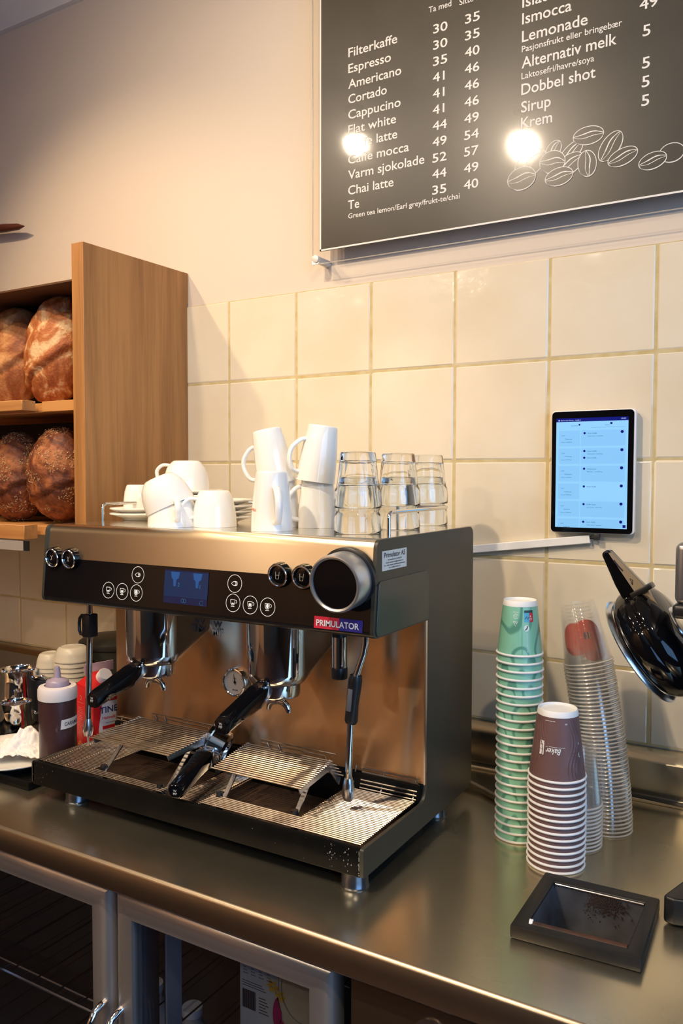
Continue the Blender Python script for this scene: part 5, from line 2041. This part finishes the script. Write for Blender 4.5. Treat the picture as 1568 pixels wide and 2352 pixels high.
for k in range(nL + 1):
    u = -.014 + .050 * k / nL
    vs += [fl_(u, z0L - .010 + .0025 * k / nL), fl_(u + (.002 if k == 0 else 0), z0L + .009 + .0025 * k / nL)]
mb.raw(vs, [(2 * k, 2 * k + 1, 2 * k + 3, 2 * k + 2) for k in range(nL)])
lb = mb.build('tape_label', mat('tape_white', (.62, .60, .58), .6), sb, local=True, fix=False)
mb = MB()
fl2 = lambda u, v: (math.cos(ab + u / .0382) * .0382, math.sin(ab + u / .0382) * .0382, v)
put_text(mb, 'CARAMEL', lambda u, v: fl2(-.006 + u, z0L - .003 + v), cap=.007, width=.036, shear=.3)
mb.build('handwriting', M_ink, lb, local=True, fix=False)

mc = thing('milk_carton', 'red and white milk carton with white screw cap behind the squeeze bottle', 'carton', (-.076, -.361, Z0 + .0005), rotz=math.radians(-13))
# local +x face is the printed front, -y face is the red side
M_cred = mat('carton_red', (.62, .015, .015), .4)
M_cw = mat('carton_front_white', (.72, .66, .66), .4)
w2, hC = .035, .150
MB().box(-w2, w2, -w2, w2, 0, hC).build('carton_body', M_cred, mc, local=True, bevel=.0012, seg=1)
mb = MB().prism([(-w2, hC), (w2, hC), (.001, hC + .036), (-.001, hC + .036)], 'x', 0, 0.001)
mb = MB()
# gable: roof slopes face +x and -x
mb.raw([(-w2, -w2, hC), (w2, -w2, hC), (w2, w2, hC), (-w2, w2, hC), (0, -w2 * .55, hC + .030), (0, w2 * .55, hC + .030)],
       [(1, 2, 5, 4), (3, 0, 4, 5), (0, 1, 4), (2, 3, 5)])
mb.build('gable', M_cred, mc, local=True, sharp=20)
MB().box(-.0012, .0012, -w2, w2, hC + .026, hC + .047).build('gable_fin', mat('fin_pink', (.55, .36, .40), .4), mc, local=True)
Mcap = Matrix.Translation((.0185, -.002, hC + .016)) @ Matrix.Rotation(math.radians(49), 4, 'Y')
MB().lathe([(.0150, 0), (.0155, .002), (.0150, .016), (.0138, .018), (0, .018)], 40, Mcap, lambda a, z: 1 + .01 * math.sin(a * 30)).build('screw_cap', mat('cap_white', (.80, .76, .74), .4), mc, local=True)
fc_ = lambda d: (lambda u, v: (w2 + d, -w2 + u, v))
mb = MB()
mb.raw([fc_(.0004)(.018, .002), fc_(.0004)(.0695, .002), fc_(.0004)(.0695, .118), fc_(.0004)(.022, .118), fc_(.0004)(.013, .060)], [(0, 1, 2, 3, 4)])
fr_ = mb.build('front_print', M_cw, mc, local=True, fix=False)
mb = MB()
put_text(mb, 'TINE', lambda u, v: fc_(.0009)(.015 + u, .094 + v), cap=.013, width=.044, offset=.02)
put_text(mb, 'laktoseredusert', lambda u, v: fc_(.0009)(.030 + u, .071 + v), cap=.0022, width=.026)
ring2d(mb, fc_(.0009), .058, .045, .0055, .0055, .003, 16)
put_text(mb, 'Naturlig kalsium', lambda u, v: fc_(.0009)(.024 + u, .046 + v), cap=.0022, width=.022)
mb.build('print_navy', mat('print_navy', (.02, .03, .12), .4), fr_, local=True, fix=False)
mb = MB()
put_text(mb, 'Helmelk', lambda u, v: fc_(.0009)(.022 + u, .080 + v), cap=.0065, width=.032, offset=.015)
rect2d(mb, fc_(.0009), .022, .059, .0695, .066)
mb.build('print_red_lines', M_cred, fr_, local=True, fix=False)
mb = MB()
fsd = lambda u, v: (-w2 + u, -w2 - .0005, v)
for k in range(24):
    rect2d(mb, fsd, .008, .020 + k * .0035, .028 - (k % 4) * .002, .0212 + k * .0035)
line2d(mb, fsd, [(.006, .112), (.030, .112)], .001)
put_text(mb, '2', lambda u, v: fsd(.018 + u, .118 + v), cap=.010)
mb.build('side_writing', mat('print_pink', (.70, .20, .16), .4), mc, local=True, fix=False)
mb = MB()
mb.raw([fsd(.002, .002), fsd(.034, .002), fsd(.030, .012), (fsd(.016, .03)), fsd(.006, .022)], [(0, 1, 2, 3, 4)])
mb.build('side_flame', mat('print_orange', (.75, .25, .03), .4), mc, local=True, fix=False)


def pitcher(label, loc, r, h, rz):
    t = thing('milk_pitcher', label, 'pitcher', loc, 'steel pitchers at the left edge', rz)
    o = MB().lathe([(0, .001), (r * .92, .001), (r, .008), (r * 1.0, h * .45), (r * .93, h * .75), (r * .92, h * .92), (r * .98, h), (r * .985, h + .0015), (r * .96, h), (r * .90, h * .90), (r * .92, h * .7), (r * .97, h * .4), (r * .95, .006), (0, .005)], 48)
    o.build('body', M_chrome, t, local=True, sharp=70)
    MB().lathe([(0, h * .80), (r * .90, h * .80)], 40).build('dark_contents', mat('pitcher_contents', (.05, .018, .010), .5), t, local=True)
    mb = MB().tube([(r * .93, 0, h * .86), (r * 1.35, 0, h * .90), (r * 1.75, 0, h * .80), (r * 1.80, 0, h * .45), (r * 1.60, 0, h * .24), (r * .98, 0, h * .20)], .004, 10)
    mb.v = [Vector((p.x, p.y * 1.8, p.z)) for p in mb.v]
    mb.build('handle', M_chrome, t, local=True)
    return t


pitcher('large steel milk pitcher at the left edge behind the plate', (-.402, -.315, Z0 + .0005), .047, .132, math.radians(20))
pitcher('small steel milk pitcher at the left edge in front of the large one', (-.320, -.388, Z0 + .0005), .036, .080, math.radians(170))

bb = thing('black_container', 'black box shaped container with folded front between the pitchers and the squeeze bottle', 'container', (-.30, -.26, Z0 + .0005))
mb = MB().box(-.435, -.185, -.300, -.195, Z0 + .001, -.726)
mb.build('container_body', M_blk, bb, bevel=.006, seg=3)
mb = MB().tube([(-.300, -.301, Z0 + .060), (-.275, -.303, Z0 + .062), (-.262, -.303, Z0 + .070), (-.258, -.303, Z0 + .085), (-.23, -.302, Z0 + .088)], .0016, 6)
mb.build('wire_edge', mat('wire_dark', (.25, .22, .20), .3, metal=1), bb)


def lid_stack(x, y, z0, r, n, dz, what):
    p = None
    for k in range(n):
        lab = 'white bowl, %s of the %s' % ({0: 'lowest', n - 1: 'topmost'}.get(k, ['', 'second', 'third', 'fourth', 'fifth', 'sixth'][min(k, 5)] + ' from the bottom'), what)
        if p is None:
            p = MB().lathe([(r * .62, .032), (r * .66, .0335), (r * .80, .030), (r * .95, .016), (r, .004), (r * 1.02, .0025), (r * 1.02, 0), (r * .98, 0), (r * .92, .014), (r * .77, .027), (r * .60, .030), (0, .030), (0, .032), (r * .62, .032)], 48).build('white_bowl', mat('bowl_white', (.60, .55, .44), .35))
            tag(p, lab, 'bowl', 'white bowls, ' + what)
            p.location = (x, y, z0)
        else:
            c = p.copy()
            col.objects.link(c)
            c.location = (x, y, z0 + k * dz)
            c['label'] = lab


lid_stack(-.365, -.250, -.7255, .034, 3, .0105, 'small upturned stack on the black container')
lid_stack(-.285, -.2505, -.7255, .043, 5, .0115, 'wide upturned stack behind the squeeze bottle')
pt = thing('dark_pot', 'dark round lidded pot standing against the wall behind the white bowls', 'pot', (-.29, -.105, Z0 + .0005))
MB().lathe([(0, 0), (.085, 0), (.09, .005), (.09, .168), (0, .168)], 56).build('pot_body', mat('dark_green_gray', (.030, .032, .024), .35), pt, local=True, bevel=0)
MB().lathe([(.092, .166), (.094, .170), (.092, .180), (.080, .188), (.03, .192), (0, .192)], 56).build('lid', mat('lid_dark', (.022, .022, .018), .35), pt, local=True)

# ------------------------------------------------------------------ hose and cable behind the machine
h_ = MB().tube([(.60, -.12, Z0 + .02), (.68, -.135, Z0 + .012), (.73, -.155, Z0 + .008), (.78, -.185, Z0 + .0065), (.815, -.20, Z0 + .0065), (.86, -.17, Z0 + .0065), (.90, -.10, Z0 + .0065), (.94, -.060, Z0 + .0065)], .0058, 10)
tag(h_.build('braided_hose', mat('braid', (.30, .26, .20), .4, metal=.7, bump=(900, .6, .001))), 'steel braided water hose running from behind the machine to the upstand', 'hose')
h_ = MB().tube([(.93, -.0475, Z0 + .013), (1.02, -.0475, Z0 + .012), (1.15, -.0485, Z0 + .0085), (1.4, -.049, Z0 + .0065), (1.9, -.049, Z0 + .0065)], .0042, 8)
tag(h_.build('power_cable', mat('cable_brown', (.06, .045, .03), .45)), 'dark cable lying along the foot of the steel upstand', 'cable')
